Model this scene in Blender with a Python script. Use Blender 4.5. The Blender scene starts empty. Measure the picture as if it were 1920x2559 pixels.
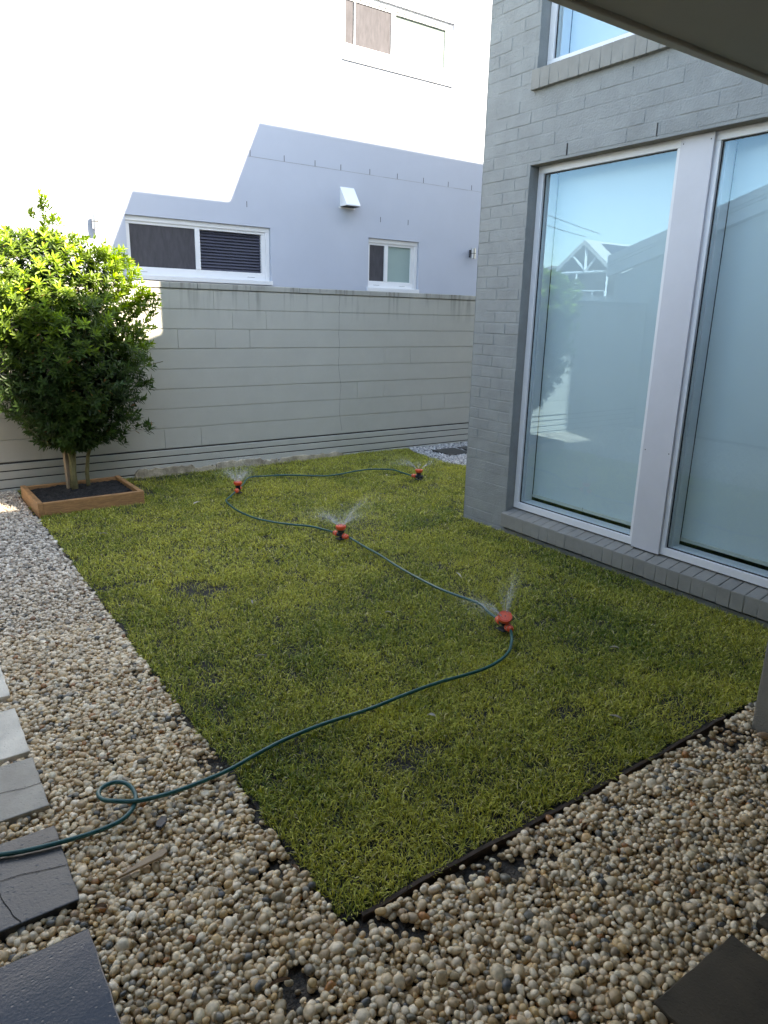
import bpy, bmesh, math, random
import numpy as np
from mathutils import Vector, Matrix
random.seed(7); rng = np.random.default_rng(11)
S = bpy.context.scene
COL = S.collection

# ------------------------------------------------------------------ camera
CAM_H = 1.678
R_ = Vector((0.8206, -0.5710, 0.0233)); U_ = Vector((0.1364, 0.2355, 0.9622))
YAW, PITCH, ROLL = 0.6144, 0.2747, 0.0242
fw = Vector((math.sin(YAW) * math.cos(PITCH), math.cos(YAW) * math.cos(PITCH), -math.sin(PITCH)))
r0 = Vector((math.cos(YAW), -math.sin(YAW), 0)); u0 = r0.cross(fw)
rr = math.cos(ROLL) * r0 + math.sin(ROLL) * u0
uu = -math.sin(ROLL) * r0 + math.cos(ROLL) * u0
cd = bpy.data.cameras.new('camera'); cam = bpy.data.objects.new('camera', cd); COL.objects.link(cam)
cam.matrix_world = Matrix(((rr.x, uu.x, -fw.x, 0), (rr.y, uu.y, -fw.y, 0), (rr.z, uu.z, -fw.z, CAM_H), (0, 0, 0, 1)))
cd.sensor_fit = 'VERTICAL'; cd.sensor_height = 24.0; cd.lens = 24.0 * 1758.19 / 2559
cd.clip_start = 0.05; cd.clip_end = 500
S.camera = cam

# ------------------------------------------------------------------ light
SX, SZ = 0.391, 0.868                      # sun rays travel along (-SX, 1, -SZ)
EL = math.atan2(SZ, math.hypot(SX, 1)); AZ = math.atan2(SX, -1)
W = bpy.data.worlds.new('World'); S.world = W; W.use_nodes = True
nt = W.node_tree
sky = nt.nodes.new('ShaderNodeTexSky'); sky.sky_type = 'NISHITA'; sky.sun_disc = False
sky.sun_elevation = EL; sky.sun_rotation = AZ; sky.dust_density = 0.4; sky.air_density = 1.0; sky.ozone_density = 1.0
nt.links.new(sky.outputs[0], nt.nodes['Background'].inputs[0]); nt.nodes['Background'].inputs[1].default_value = 0.13
sd = bpy.data.lights.new('sun', 'SUN'); sd.energy = 4.2; sd.angle = math.radians(0.5); sd.color = (1.0, 0.97, 0.93)
sun = bpy.data.objects.new('sun', sd); COL.objects.link(sun)
sun.rotation_euler = Vector((-SX, 1, -SZ)).to_track_quat('-Z', 'Y').to_euler(); sun.location = (8, -20, 20)
S.view_settings.view_transform = 'Standard'; S.view_settings.look = 'None'
S.view_settings.exposure = 2.65; S.view_settings.gamma = 1.0
S.view_settings.use_white_balance = True; S.view_settings.white_balance_temperature = 8000; S.view_settings.white_balance_tint = 10
S.render.engine = 'CYCLES'
S.cycles.max_bounces = 8; S.cycles.diffuse_bounces = 5; S.cycles.glossy_bounces = 4; S.cycles.transparent_max_bounces = 16
S.cycles.caustics_reflective = False; S.cycles.caustics_refractive = False

# ------------------------------------------------------------------ helpers
def new_mat(name):
    m = bpy.data.materials.new(name); m.use_nodes = True
    return m, m.node_tree.nodes, m.node_tree.links, m.node_tree.nodes['Principled BSDF']

def mat(name, base, rough=0.6, var=0.12, scale=6.0, bump=0.0, bscale=60.0, metal=0.0, dist=0.004, spec=0.5, stretch=None, detail=6, dark=None):
    m, N, L, P = new_mat(name)
    P.inputs['Roughness'].default_value = rough; P.inputs['Metallic'].default_value = metal
    P.inputs['Specular IOR Level'].default_value = spec
    tc = N.new('ShaderNodeTexCoord'); src = tc.outputs['Object']
    if stretch:
        mp = N.new('ShaderNodeMapping'); mp.inputs['Scale'].default_value = stretch; L.new(src, mp.inputs[0]); src = mp.outputs[0]
    n = N.new('ShaderNodeTexNoise'); n.inputs['Scale'].default_value = scale; n.inputs['Detail'].default_value = detail
    n.inputs['Roughness'].default_value = 0.65; L.new(src, n.inputs['Vector'])
    r = N.new('ShaderNodeValToRGB')
    lo = dark if dark else tuple(c * (1 - var) for c in base); hi = tuple(min(1, c * (1 + var)) for c in base)
    r.color_ramp.elements[0].color = (*lo, 1); r.color_ramp.elements[0].position = 0.3
    r.color_ramp.elements[1].color = (*hi, 1); r.color_ramp.elements[1].position = 0.7
    L.new(n.outputs[0], r.inputs[0]); L.new(r.outputs[0], P.inputs['Base Color'])
    if bump:
        b = N.new('ShaderNodeTexNoise'); b.inputs['Scale'].default_value = bscale; b.inputs['Detail'].default_value = 5
        L.new(src, b.inputs['Vector'])
        bn = N.new('ShaderNodeBump'); bn.inputs['Strength'].default_value = bump; bn.inputs['Distance'].default_value = dist
        L.new(b.outputs[0], bn.inputs['Height']); L.new(bn.outputs[0], P.inputs['Normal'])
    return m

def tag(o, label=None, cat=None, group=None, kind=None):
    if label: o['label'] = label
    if cat: o['category'] = cat
    if group: o['group'] = group
    if kind: o['kind'] = kind
    return o

def empty(name, loc=(0, 0, 0), rz=0):
    o = bpy.data.objects.new(name, None); COL.objects.link(o); o.location = loc; o.rotation_euler = (0, 0, rz); o.empty_display_size = 0.1
    return o

class MB:
    def __init__(s): s.v = []; s.f = []; s.mi = []
    def quad(s, a, b, c, d, mi=0):
        i = len(s.v); s.v += [tuple(a), tuple(b), tuple(c), tuple(d)]; s.f.append((i, i + 1, i + 2, i + 3)); s.mi.append(mi)
    def poly(s, pts, mi=0):
        i = len(s.v); s.v += [tuple(p) for p in pts]; s.f.append(tuple(range(i, i + len(pts)))); s.mi.append(mi)
    def box(s, x0, x1, y0, y1, z0, z1, M=None, mi=0):
        p = [(x0, y0, z0), (x1, y0, z0), (x1, y1, z0), (x0, y1, z0), (x0, y0, z1), (x1, y0, z1), (x1, y1, z1), (x0, y1, z1)]
        if M is not None: p = [tuple(M @ Vector(q)) for q in p]
        i = len(s.v); s.v += p
        for f in ((0, 3, 2, 1), (4, 5, 6, 7), (0, 1, 5, 4), (1, 2, 6, 5), (2, 3, 7, 6), (3, 0, 4, 7)):
            s.f.append(tuple(i + k for k in f)); s.mi.append(mi)
    def prism(s, pts, axis, a0, a1):
        """closed outline pts (2-D) extruded along an axis: 'x' takes (y,z), 'y' takes (x,z), 'z' takes (x,y)"""
        def P(q, a): return {'x': (a, q[0], q[1]), 'y': (q[0], a, q[1]), 'z': (q[0], q[1], a)}[axis]
        n = len(pts); i = len(s.v)
        s.v += [P(q, a0) for q in pts] + [P(q, a1) for q in pts]
        s.f.append(tuple(i + k for k in range(n))[::-1]); s.f.append(tuple(i + n + k for k in range(n))); s.mi += [0, 0]
        for k in range(n):
            s.f.append((i + k, i + (k + 1) % n, i + n + (k + 1) % n, i + n + k)); s.mi.append(0)
    def tube(s, pts, r, n=8, caps=True):
        pts = [Vector(p) for p in pts]; rs = r if hasattr(r, '__len__') else [r] * len(pts)
        i = len(s.v); up = None
        for k, p in enumerate(pts):
            t = (pts[min(k + 1, len(pts) - 1)] - pts[max(k - 1, 0)]).normalized()
            if up is None:
                up = t.cross(Vector((0, 0, 1))); up = up if up.length > 0.05 else t.cross(Vector((1, 0, 0)))
            a = (up - t * up.dot(t)).normalized(); up = a; b = t.cross(a)
            for j in range(n):
                an = 2 * math.pi * j / n; s.v.append(tuple(p + rs[k] * (math.cos(an) * a + math.sin(an) * b)))
        for k in range(len(pts) - 1):
            for j in range(n):
                s.f.append((i + k * n + j, i + k * n + (j + 1) % n, i + (k + 1) * n + (j + 1) % n, i + (k + 1) * n + j)); s.mi.append(0)
        if caps:
            s.f.append(tuple(i + j for j in range(n))[::-1]); e = i + (len(pts) - 1) * n; s.f.append(tuple(e + j for j in range(n))); s.mi += [0, 0]
    def lathe(s, prof, M=None, n=24):
        """prof: list of (radius, height) turned about local z"""
        i = len(s.v)
        for r, h in prof:
            for j in range(n):
                an = 2 * math.pi * j / n; q = Vector((r * math.cos(an), r * math.sin(an), h)); s.v.append(tuple(M @ q if M is not None else q))
        for k in range(len(prof) - 1):
            for j in range(n):
                s.f.append((i + k * n + j, i + k * n + (j + 1) % n, i + (k + 1) * n + (j + 1) % n, i + (k + 1) * n + j)); s.mi.append(0)
        s.f.append(tuple(i + j for j in range(n))[::-1]); e = i + (len(prof) - 1) * n; s.f.append(tuple(e + j for j in range(n))); s.mi += [0, 0]
    def build(s, name, m, parent=None, smooth=False, bevel=0.0, mats=None, fix=True, seg=2):
        me = bpy.data.meshes.new(name); me.from_pydata(s.v, [], s.f)
        for mm in (mats or [m]): me.materials.append(mm)
        me.polygons.foreach_set('material_index', s.mi)
        if fix:
            bm = bmesh.new(); bm.from_mesh(me); bmesh.ops.recalc_face_normals(bm, faces=bm.faces); bm.to_mesh(me); bm.free()
        if smooth: me.polygons.foreach_set('use_smooth', [True] * len(me.polygons))
        me.update()
        o = bpy.data.objects.new(name, me); COL.objects.link(o)
        if parent: o.parent = parent
        if bevel:
            b = o.modifiers.new('bevel', 'BEVEL'); b.width = bevel; b.segments = seg; b.limit_method = 'ANGLE'; b.angle_limit = 0.6
        return o

def np_mesh(name, V, F, m, parent=None, smooth=True, attrs=None):
    """V (n,3); F list of integer arrays (k,3) or (k,4); attrs {name: per-vertex float or rgb array}"""
    me = bpy.data.meshes.new(name)
    me.vertices.add(len(V)); me.vertices.foreach_set('co', np.ascontiguousarray(V, np.float32).ravel())
    loops = np.concatenate([f.ravel() for f in F]).astype(np.int32)
    sizes = np.concatenate([np.full(len(f), f.shape[1]) for f in F]).astype(np.int32)
    starts = np.concatenate([[0], np.cumsum(sizes)[:-1]]).astype(np.int32)
    me.loops.add(len(loops)); me.loops.foreach_set('vertex_index', loops)
    me.polygons.add(len(sizes)); me.polygons.foreach_set('loop_start', starts)
    me.polygons.foreach_set('use_smooth', np.full(len(sizes), smooth))
    for k, a in (attrs or {}).items():
        a = np.asarray(a, np.float32)
        if a.ndim == 1:
            at = me.attributes.new(k, 'FLOAT', 'POINT'); at.data.foreach_set('value', a)
        else:
            at = me.attributes.new(k, 'FLOAT_COLOR', 'POINT')
            at.data.foreach_set('color', np.concatenate([a, np.ones((len(a), 1), np.float32)], 1).ravel())
    me.materials.append(m); me.update(calc_edges=True); me.validate()
    o = bpy.data.objects.new(name, me); COL.objects.link(o)
    if parent: o.parent = parent
    return o

def holed(mb, rect, holes, P):
    """a flat wall face over rect=(u0,u1,v0,v1) with rectangular holes; P(u,v) gives the point"""
    us = sorted({rect[0], rect[1], *[h[0] for h in holes], *[h[1] for h in holes]})
    vs = sorted({rect[2], rect[3], *[h[2] for h in holes], *[h[3] for h in holes]})
    us = [u for u in us if rect[0] <= u <= rect[1]]; vs = [v for v in vs if rect[2] <= v <= rect[3]]
    for a, b in zip(us, us[1:]):
        for c, d in zip(vs, vs[1:]):
            um, vm = (a + b) / 2, (c + d) / 2
            if any(h[0] < um < h[1] and h[2] < vm < h[3] for h in holes): continue
            mb.quad(P(a, c), P(b, c), P(b, d), P(a, d))

# ------------------------------------------------------------------ materials
def wall_paint_mat(name, base, var, streak=0.0, top=1.9):
    m, N, L, P = new_mat(name); P.inputs['Roughness'].default_value = 0.7; P.inputs['Specular IOR Level'].default_value = 0.3
    tc = N.new('ShaderNodeTexCoord')
    n = N.new('ShaderNodeTexNoise'); n.inputs['Scale'].default_value = 2.2; n.inputs['Detail'].default_value = 8; n.inputs['Roughness'].default_value = 0.7
    L.new(tc.outputs['Object'], n.inputs['Vector'])
    r = N.new('ShaderNodeValToRGB'); r.color_ramp.elements[0].position = 0.28; r.color_ramp.elements[1].position = 0.72
    r.color_ramp.elements[0].color = (*[c * (1 - var) for c in base], 1); r.color_ramp.elements[1].color = (*[c * (1 + var) for c in base], 1)
    L.new(n.outputs[0], r.inputs[0]); out = r.outputs[0]
    if streak:
        mp = N.new('ShaderNodeMapping'); mp.inputs['Scale'].default_value = (9, 9, 0.7); L.new(tc.outputs['Object'], mp.inputs[0])
        s = N.new('ShaderNodeTexNoise'); s.inputs['Scale'].default_value = 2.0; s.inputs['Detail'].default_value = 6; L.new(mp.outputs[0], s.inputs['Vector'])
        sr = N.new('ShaderNodeValToRGB'); sr.color_ramp.elements[0].position = 0.5; sr.color_ramp.elements[1].position = 0.75; L.new(s.outputs[0], sr.inputs[0])
        sep = N.new('ShaderNodeSeparateXYZ'); L.new(tc.outputs['Object'], sep.inputs[0])
        mr = N.new('ShaderNodeMapRange'); mr.inputs[1].default_value = top - 0.33; mr.inputs[2].default_value = top; L.new(sep.outputs[2], mr.inputs[0])
        mu = N.new('ShaderNodeMath'); mu.operation = 'MULTIPLY'; L.new(sr.outputs[0], mu.inputs[0]); L.new(mr.outputs[0], mu.inputs[1])
        mu2 = N.new('ShaderNodeMath'); mu2.operation = 'MULTIPLY'; mu2.inputs[1].default_value = streak; L.new(mu.outputs[0], mu2.inputs[0])
        mx = N.new('ShaderNodeMix'); mx.data_type = 'RGBA'; mx.inputs['B'].default_value = (0.07, 0.06, 0.045, 1)
        L.new(mu2.outputs[0], mx.inputs['Factor']); L.new(out, mx.inputs['A']); out = mx.outputs['Result']
    L.new(out, P.inputs['Base Color'])
    b = N.new('ShaderNodeTexNoise'); b.inputs['Scale'].default_value = 130; b.inputs['Detail'].default_value = 4; L.new(tc.outputs['Object'], b.inputs['Vector'])
    b2 = N.new('ShaderNodeTexNoise'); b2.inputs['Scale'].default_value = 9; b2.inputs['Detail'].default_value = 4; L.new(tc.outputs['Object'], b2.inputs['Vector'])
    ad = N.new('ShaderNodeMath'); ad.operation = 'ADD'; L.new(b.outputs[0], ad.inputs[0]); L.new(b2.outputs[0], ad.inputs[1])
    bn = N.new('ShaderNodeBump'); bn.inputs['Strength'].default_value = 0.35; bn.inputs['Distance'].default_value = 0.003
    L.new(ad.outputs[0], bn.inputs['Height']); L.new(bn.outputs[0], P.inputs['Normal'])
    return m

M = {}
M['fence'] = wall_paint_mat('fence_paint', (0.50, 0.49, 0.44), 0.06, 0.55, 1.875)
M['cap'] = wall_paint_mat('cap_paint', (0.42, 0.41, 0.37), 0.25, 0.9, 1.99)
M['render'] = mat('neighbour_render', (0.50, 0.53, 0.60), 0.75, 0.03, 1.5, 0.12, 180, dist=0.002, spec=0.25)
M['white'] = mat('white_aluminium', (0.80, 0.80, 0.80), 0.35, 0.02, 8)
M['frame'] = mat('window_aluminium', (0.78, 0.79, 0.80), 0.38, 0.03, 8)
M['cover'] = mat('painted_cover_board', (0.60, 0.60, 0.63), 0.45, 0.04, 3, 0.25, 90, dist=0.001)
M['brick'] = mat('grey_painted_brick', (0.266, 0.280, 0.272), 0.62, 0.12, 5, 1.0, 85, dist=0.005, spec=0.35)
M['sillbrick'] = mat('grey_painted_sill_brick', (0.25, 0.245, 0.22), 0.62, 0.12, 7, 0.7, 90, dist=0.004, spec=0.35)
M['rendergrey'] = mat('grey_post_render', (0.25, 0.23, 0.19), 0.8, 0.08, 6, 0.9, 110, dist=0.004, spec=0.2)
M['joint'] = mat('joint_grey', (0.30, 0.30, 0.31), 0.9)  # grey of the floor joint line
M['rubber'] = mat('black_gasket', (0.015, 0.015, 0.017), 0.5, 0.1)
M['dark'] = mat('dark_interior', (0.04, 0.04, 0.04), 0.8, 0.1)
M['blind'] = mat('pale_roller_blind', (0.64, 0.71, 0.71), 0.8, 0.02, 2, 0.15, 500, dist=0.0006)
M['blindrail'] = mat('blind_hem_bar', (0.55, 0.57, 0.50), 0.6, 0.03)
M['soffit'] = mat('soffit_sheet', (0.40, 0.385, 0.35), 0.8, 0.04, 3, 0.1, 200)
M['fascia'] = mat('fascia_trim', (0.48, 0.44, 0.38), 0.6, 0.06, 5)
M['soil'] = mat('dark_damp_soil', (0.028, 0.024, 0.02), 0.85, 0.5, 40, 1.0, 120, dist=0.02)
M['bedsoil'] = mat('garden_bed_soil', (0.022, 0.020, 0.019), 0.85, 0.6, 60, 1.0, 160, dist=0.02)
M['mortar'] = mat('cream_mortar', (0.55, 0.47, 0.35), 0.9, 0.3, 7, 0.8, 40, dist=0.01, dark=(0.20, 0.165, 0.115))
M['timber'] = mat('garden_sleeper_timber', (0.38, 0.195, 0.080), 0.65, 0.35, 5, 0.4, 30, stretch=(3, 3, 26), dist=0.003)
M['oldtimber'] = mat('weathered_edging_timber', (0.060, 0.036, 0.022), 0.7, 0.5, 6, 0.8, 30, stretch=(2, 30, 30), dist=0.004)
M['orange'] = mat('orange_plastic', (0.82, 0.105, 0.038), 0.38, 0.06, 30)
M['navy'] = mat('dark_blue_plastic', (0.020, 0.026, 0.036), 0.35, 0.15, 30)
M['hose'] = mat('green_hose_vinyl', (0.010, 0.085, 0.075), 0.28, 0.15, 25, 0.2, 300, dist=0.0005)
M['steel'] = mat('brushed_steel', (0.45, 0.45, 0.46), 0.35, 0.06, 20, metal=0.9)
M['screen'] = mat('fly_screen_mesh', (0.066, 0.063, 0.070), 0.9, 0.22, 30, 0.3, 700, stretch=(1, 1, 0.25), dist=0.001)
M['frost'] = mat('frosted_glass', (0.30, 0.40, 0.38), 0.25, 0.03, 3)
M['frostgreen_dimmed'] = mat('frosted_glass_dimmed_for_sun', (0.125, 0.165, 0.145), 0.4, 0.03, 3)  # upper pane colour darkened so direct sun does not bleach it
M['slat'] = mat('blind_slat', (0.055, 0.058, 0.085), 0.5, 0.1, 4)
M['stake'] = mat('pale_timber_stake', (0.33, 0.25, 0.17), 0.8, 0.15, 20, 0.4, 60)
M['bark'] = mat('greenish_bark', (0.17, 0.15, 0.065), 0.85, 0.35, 30, 0.7, 80, dist=0.004)
M['chip'] = mat('split_timber', (0.42, 0.30, 0.19), 0.75, 0.2, 30, 0.4, 60, stretch=(1, 14, 14))
M['blackplastic'] = mat('black_plastic', (0.012, 0.014, 0.02), 0.25, 0.2, 30)
M['deadleaf'] = mat('dry_leaf', (0.50, 0.44, 0.36), 0.7, 0.2, 60)
M['brownstone'] = mat('brown_stone', (0.30, 0.19, 0.10), 0.4, 0.3, 25, 0.2, 40)
M['roofsheet'] = mat('pale_roof_sheet', (0.72, 0.70, 0.67), 0.5, 0.05, 2)
M['farwall'] = mat('far_house_wall', (0.22, 0.24, 0.26), 0.8, 0.08, 2)
M['leftwall'] = mat('left_house_render', (0.42, 0.43, 0.42), 0.8, 0.05, 2, 0.2, 90)
M['solar'] = mat('solar_glass', (0.02, 0.03, 0.06), 0.15, 0.1, 4)
M['cable'] = mat('black_cable', (0.02, 0.02, 0.02), 0.6, 0.1)

def stone_mat():
    m, N, L, P = new_mat('river_pebble'); P.inputs['Roughness'].default_value = 0.36; P.inputs['Specular IOR Level'].default_value = 0.45
    a = N.new('ShaderNodeAttribute'); a.attribute_name = 'tint'
    tc = N.new('ShaderNodeTexCoord'); n = N.new('ShaderNodeTexNoise'); n.inputs['Scale'].default_value = 90; n.inputs['Detail'].default_value = 4
    L.new(tc.outputs['Object'], n.inputs['Vector'])
    mr = N.new('ShaderNodeMapRange'); mr.inputs[1].default_value = 0.3; mr.inputs[2].default_value = 0.7; mr.inputs[3].default_value = 0.72; mr.inputs[4].default_value = 1.12
    L.new(n.outputs[0], mr.inputs[0])
    mx = N.new('ShaderNodeMix'); mx.data_type = 'RGBA'; mx.blend_type = 'MULTIPLY'; mx.inputs['Factor'].default_value = 1
    L.new(a.outputs['Color'], mx.inputs['A']); L.new(mr.outputs[0], mx.inputs['B']); L.new(mx.outputs['Result'], P.inputs['Base Color'])
    b = N.new('ShaderNodeBump'); b.inputs['Strength'].default_value = 0.25; b.inputs['Distance'].default_value = 0.003
    L.new(n.outputs[0], b.inputs['Height']); L.new(b.outputs[0], P.inputs['Normal'])
    return m
M['pebble'] = stone_mat()

def leafy(name, trans=0.3, rough=0.45, spec=0.4):
    m, N, L, P = new_mat(name); P.inputs['Roughness'].default_value = rough; P.inputs['Specular IOR Level'].default_value = spec
    a = N.new('ShaderNodeAttribute'); a.attribute_name = 'tint'
    L.new(a.outputs['Color'], P.inputs['Base Color'])
    t = N.new('ShaderNodeBsdfTranslucent'); hs = N.new('ShaderNodeHueSaturation'); hs.inputs['Value'].default_value = 1.6; hs.inputs['Saturation'].default_value = 1.1
    L.new(a.outputs['Color'], hs.inputs['Color']); L.new(hs.outputs[0], t.inputs['Color'])
    mx = N.new('ShaderNodeMixShader'); mx.inputs[0].default_value = trans
    L.new(P.outputs[0], mx.inputs[1]); L.new(t.outputs[0], mx.inputs[2]); L.new(mx.outputs[0], N['Material Output'].inputs[0])
    return m
M['grass'] = leafy('grass_blade', 0.22, 0.40, 0.35); M['leaf'] = leafy('shrub_leaf', 0.34, 0.42, 0.4)

def glass_mat(name, tint, gain, rough=0.0):
    m, N, L, P = new_mat(name); N.remove(P)
    t = N.new('ShaderNodeBsdfTransparent'); t.inputs[0].default_value = (*tint, 1)
    g = N.new('ShaderNodeBsdfGlossy'); g.inputs['Roughness'].default_value = rough; g.inputs[0].default_value = (0.48, 0.76, 1.0, 1)
    fr = N.new('ShaderNodeFresnel'); ge = N.new('ShaderNodeNewGeometry')
    ri = N.new('ShaderNodeMapRange'); ri.inputs[3].default_value = 1.5; ri.inputs[4].default_value = 1 / 1.5      # same index seen from both sides of the sheet
    L.new(ge.outputs['Backfacing'], ri.inputs[0]); L.new(ri.outputs[0], fr.inputs[0])
    mu = N.new('ShaderNodeMath'); mu.operation = 'MULTIPLY'; mu.inputs[1].default_value = gain; mu.use_clamp = True; L.new(fr.outputs[0], mu.inputs[0])
    mx = N.new('ShaderNodeMixShader'); L.new(mu.outputs[0], mx.inputs[0]); L.new(t.outputs[0], mx.inputs[1]); L.new(g.outputs[0], mx.inputs[2])
    L.new(mx.outputs[0], N['Material Output'].inputs[0])
    return m
M['glass'] = glass_mat('double_glazing', (0.90, 0.98, 1.0), 2.4)
M['glassback'] = glass_mat('glazing_inner_face', (1, 1, 1), 0.0)

def water_mat():
    m, N, L, P = new_mat('spray_water'); N.remove(P)
    t = N.new('ShaderNodeBsdfTransparent'); d = N.new('ShaderNodeBsdfDiffuse'); d.inputs[0].default_value = (0.9, 0.92, 0.95, 1)
    tr = N.new('ShaderNodeBsdfTranslucent'); tr.inputs[0].default_value = (0.9, 0.92, 0.95, 1)
    g = N.new('ShaderNodeBsdfGlossy'); g.inputs['Roughness'].default_value = 0.1
    a1 = N.new('ShaderNodeMixShader'); a1.inputs[0].default_value = 0.5; L.new(d.outputs[0], a1.inputs[1]); L.new(tr.outputs[0], a1.inputs[2])
    a2 = N.new('ShaderNodeMixShader'); a2.inputs[0].default_value = 0.25; L.new(a1.outputs[0], a2.inputs[1]); L.new(g.outputs[0], a2.inputs[2])
    mx = N.new('ShaderNodeMixShader'); mx.inputs[0].default_value = 0.23; L.new(t.outputs[0], mx.inputs[1]); L.new(a2.outputs[0], mx.inputs[2])
    L.new(mx.outputs[0], N['Material Output'].inputs[0])
    return m
M['water'] = water_mat()

def paver_mat(name, base, rough, pit, bs=0.5, bd=0.004):
    m, N, L, P = new_mat(name); P.inputs['Roughness'].default_value = rough; P.inputs['Specular IOR Level'].default_value = 0.5
    tc = N.new('ShaderNodeTexCoord')
    n = N.new('ShaderNodeTexNoise'); n.inputs['Scale'].default_value = 7; n.inputs['Detail'].default_value = 8; L.new(tc.outputs['Object'], n.inputs['Vector'])
    r = N.new('ShaderNodeValToRGB'); r.color_ramp.elements[0].position = 0.3; r.color_ramp.elements[1].position = 0.7
    r.color_ramp.elements[0].color = (*[c * 0.7 for c in base], 1); r.color_ramp.elements[1].color = (*[c * 1.2 for c in base], 1)
    L.new(n.outputs[0], r.inputs[0]); L.new(r.outputs[0], P.inputs['Base Color'])
    f = N.new('ShaderNodeTexNoise'); f.inputs['Scale'].default_value = 140; f.inputs['Detail'].default_value = 5; L.new(tc.outputs['Object'], f.inputs['Vector'])
    v = N.new('ShaderNodeTexVoronoi'); v.inputs['Scale'].default_value = 45; L.new(tc.outputs['Object'], v.inputs['Vector'])
    vr = N.new('ShaderNodeMapRange'); vr.inputs[1].default_value = 0.0; vr.inputs[2].default_value = pit; L.new(v.outputs[0], vr.inputs[0])
    ad = N.new('ShaderNodeMath'); ad.operation = 'ADD'; L.new(f.outputs[0], ad.inputs[0]); L.new(vr.outputs[0], ad.inputs[1])
    b = N.new('ShaderNodeBump'); b.inputs['Strength'].default_value = bs; b.inputs['Distance'].default_value = bd
    L.new(ad.outputs[0], b.inputs['Height']); L.new(b.outputs[0], P.inputs['Normal'])
    return m
M['paverpale'] = paver_mat('pale_paver', (0.64, 0.57, 0.46), 0.7, 0.25)
M['pavergrey'] = paver_mat('grey_paver', (0.31, 0.275, 0.22), 0.5, 0.25)
M['pavercharcoal'] = paver_mat('damp_charcoal_paver', (0.040, 0.039, 0.037), 0.33, 0.25, 0.4, 0.003)
M['paverslate'] = paver_mat('wet_slate_paver', (0.010, 0.011, 0.016), 0.20, 0.2, 0.25, 0.0015)
M['paverbrown'] = paver_mat('dry_brown_paver', (0.065, 0.050, 0.031), 0.85, 0.12)

# ------------------------------------------------------------------ setting
XH, YC = 4.0085, 4.4668            # house facade plane and its far corner
YF, FTOP = 7.32, 1.935             # block wall face and top
YN = 8.4                           # neighbour's wall face
mb = MB(); mb.quad((-150, -150, -0.075), (150, -150, -0.075), (150, 150, -0.075), (-150, 150, -0.075))
tag(mb.build('ground', mat('bare_ground', (0.10, 0.085, 0.06), 0.9, 0.3, 3)), kind='structure')
mb = MB(); mb.quad((-2.04, -2.4, -0.045), (7.6, -2.4, -0.045), (7.6, 7.318, -0.045), (-2.04, 7.318, -0.045))
tag(mb.build('gravel_bed', mat('gravel_subsoil', (0.075, 0.062, 0.048), 0.8, 0.5, 25, 1.0, 90, dist=0.02)), kind='structure')
LAWN = [(0.875, 1.395), (3.05, 1.395), (4.0, 1.395), (4.0, 4.47), (5.46, 4.47), (5.46, 6.05), (5.36, 6.35), (5.42, 7.0), (5.5, 7.31), (0.88, 7.31)]
mb = MB(); mb.poly([(x, y, -0.03) for x, y in LAWN])
tag(mb.build('lawn_soil', M['soil']), kind='structure')

# ------------------------------------------------------------------ boundary wall of blocks
bw = empty('boundary_wall', (2.5, YF, 0)); tag(bw, 'cream painted block wall with slatted base across the back of the lawn', 'wall')
bw_off = Vector(bw.location)
def local(o, par):
    o.matrix_parent_inverse = Matrix.Translation(-Vector(par.location)); return o
X0, X1 = -2.05, 13.8
mb = MB()
mb.box(X0, X1, YF + 0.009, YF + 0.19, -0.3, 1.873)
zs = [0.250, 0.462, 0.668, 0.872, 1.075, 1.280, 1.479, 1.677, 1.872]
for c in range(len(zs) - 1):
    x = X0 - (0.2 if c % 2 else 0.0) - 0.03
    while x < X1:
        xa, xb = max(x, X0), min(x + 0.40, X1); x += 0.40
        if xb - xa < 0.03: continue
        d = YF + (c * 37 % 5) * 0.0004; vis = random.random() < 0.08; g = 0.0009 if vis else 0.0; ch = 0.003; cx_ = ch if vis else 0.0
        za, zb = zs[c] + (0.005 if c == 1 else 0.0016) + random.uniform(0, 0.0012), zs[c + 1] - 0.0014 - random.uniform(0, 0.0012)
        f = [(xa + g + cx_, d, za + ch), (xb - g - cx_, d, za + ch), (xb - g - cx_, d, zb - ch), (xa + g + cx_, d, zb - ch)]
        b = [(xa + g, d + 0.012, za), (xb - g, d + 0.012, za), (xb - g, d + 0.012, zb), (xa + g, d + 0.012, zb)]
        mb.quad(*f)
        for k in range(4): mb.quad(f[k], f[(k + 1) % 4], b[(k + 1) % 4], b[k])
local(mb.build('blockwork', M['fence'], bw, fix=False), bw)
mb = MB(); x = X0
while x < X1:
    w = random.choice((0.59, 0.6, 0.61)); mb.box(x + 0.001, min(x + w, X1) - 0.001, YF - 0.006 - random.uniform(0, 0.003), YF + 0.196, 1.876 + random.uniform(0, .002), FTOP + random.uniform(-0.003, 0.001)); x += w
local(mb.build('capping', M['cap'], bw, bevel=0.006), bw)
for k, (za, zb) in enumerate(((0.176, 0.236), (0.096, 0.164), (0.010, 0.084), (-0.070, -0.002))):
    mb = MB(); mb.box(X0, X1, YF - 0.012, YF + 0.0085, za, zb); local(mb.build('base_slat', M['fence'], bw, bevel=0.004), bw)
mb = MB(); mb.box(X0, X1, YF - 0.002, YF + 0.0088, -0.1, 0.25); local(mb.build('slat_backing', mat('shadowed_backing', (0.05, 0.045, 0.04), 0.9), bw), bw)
mb = MB(); px, pz = 4.452, 1.872                                       # hairline crack that steps down the wall
rngc = random.Random(3)
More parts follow.
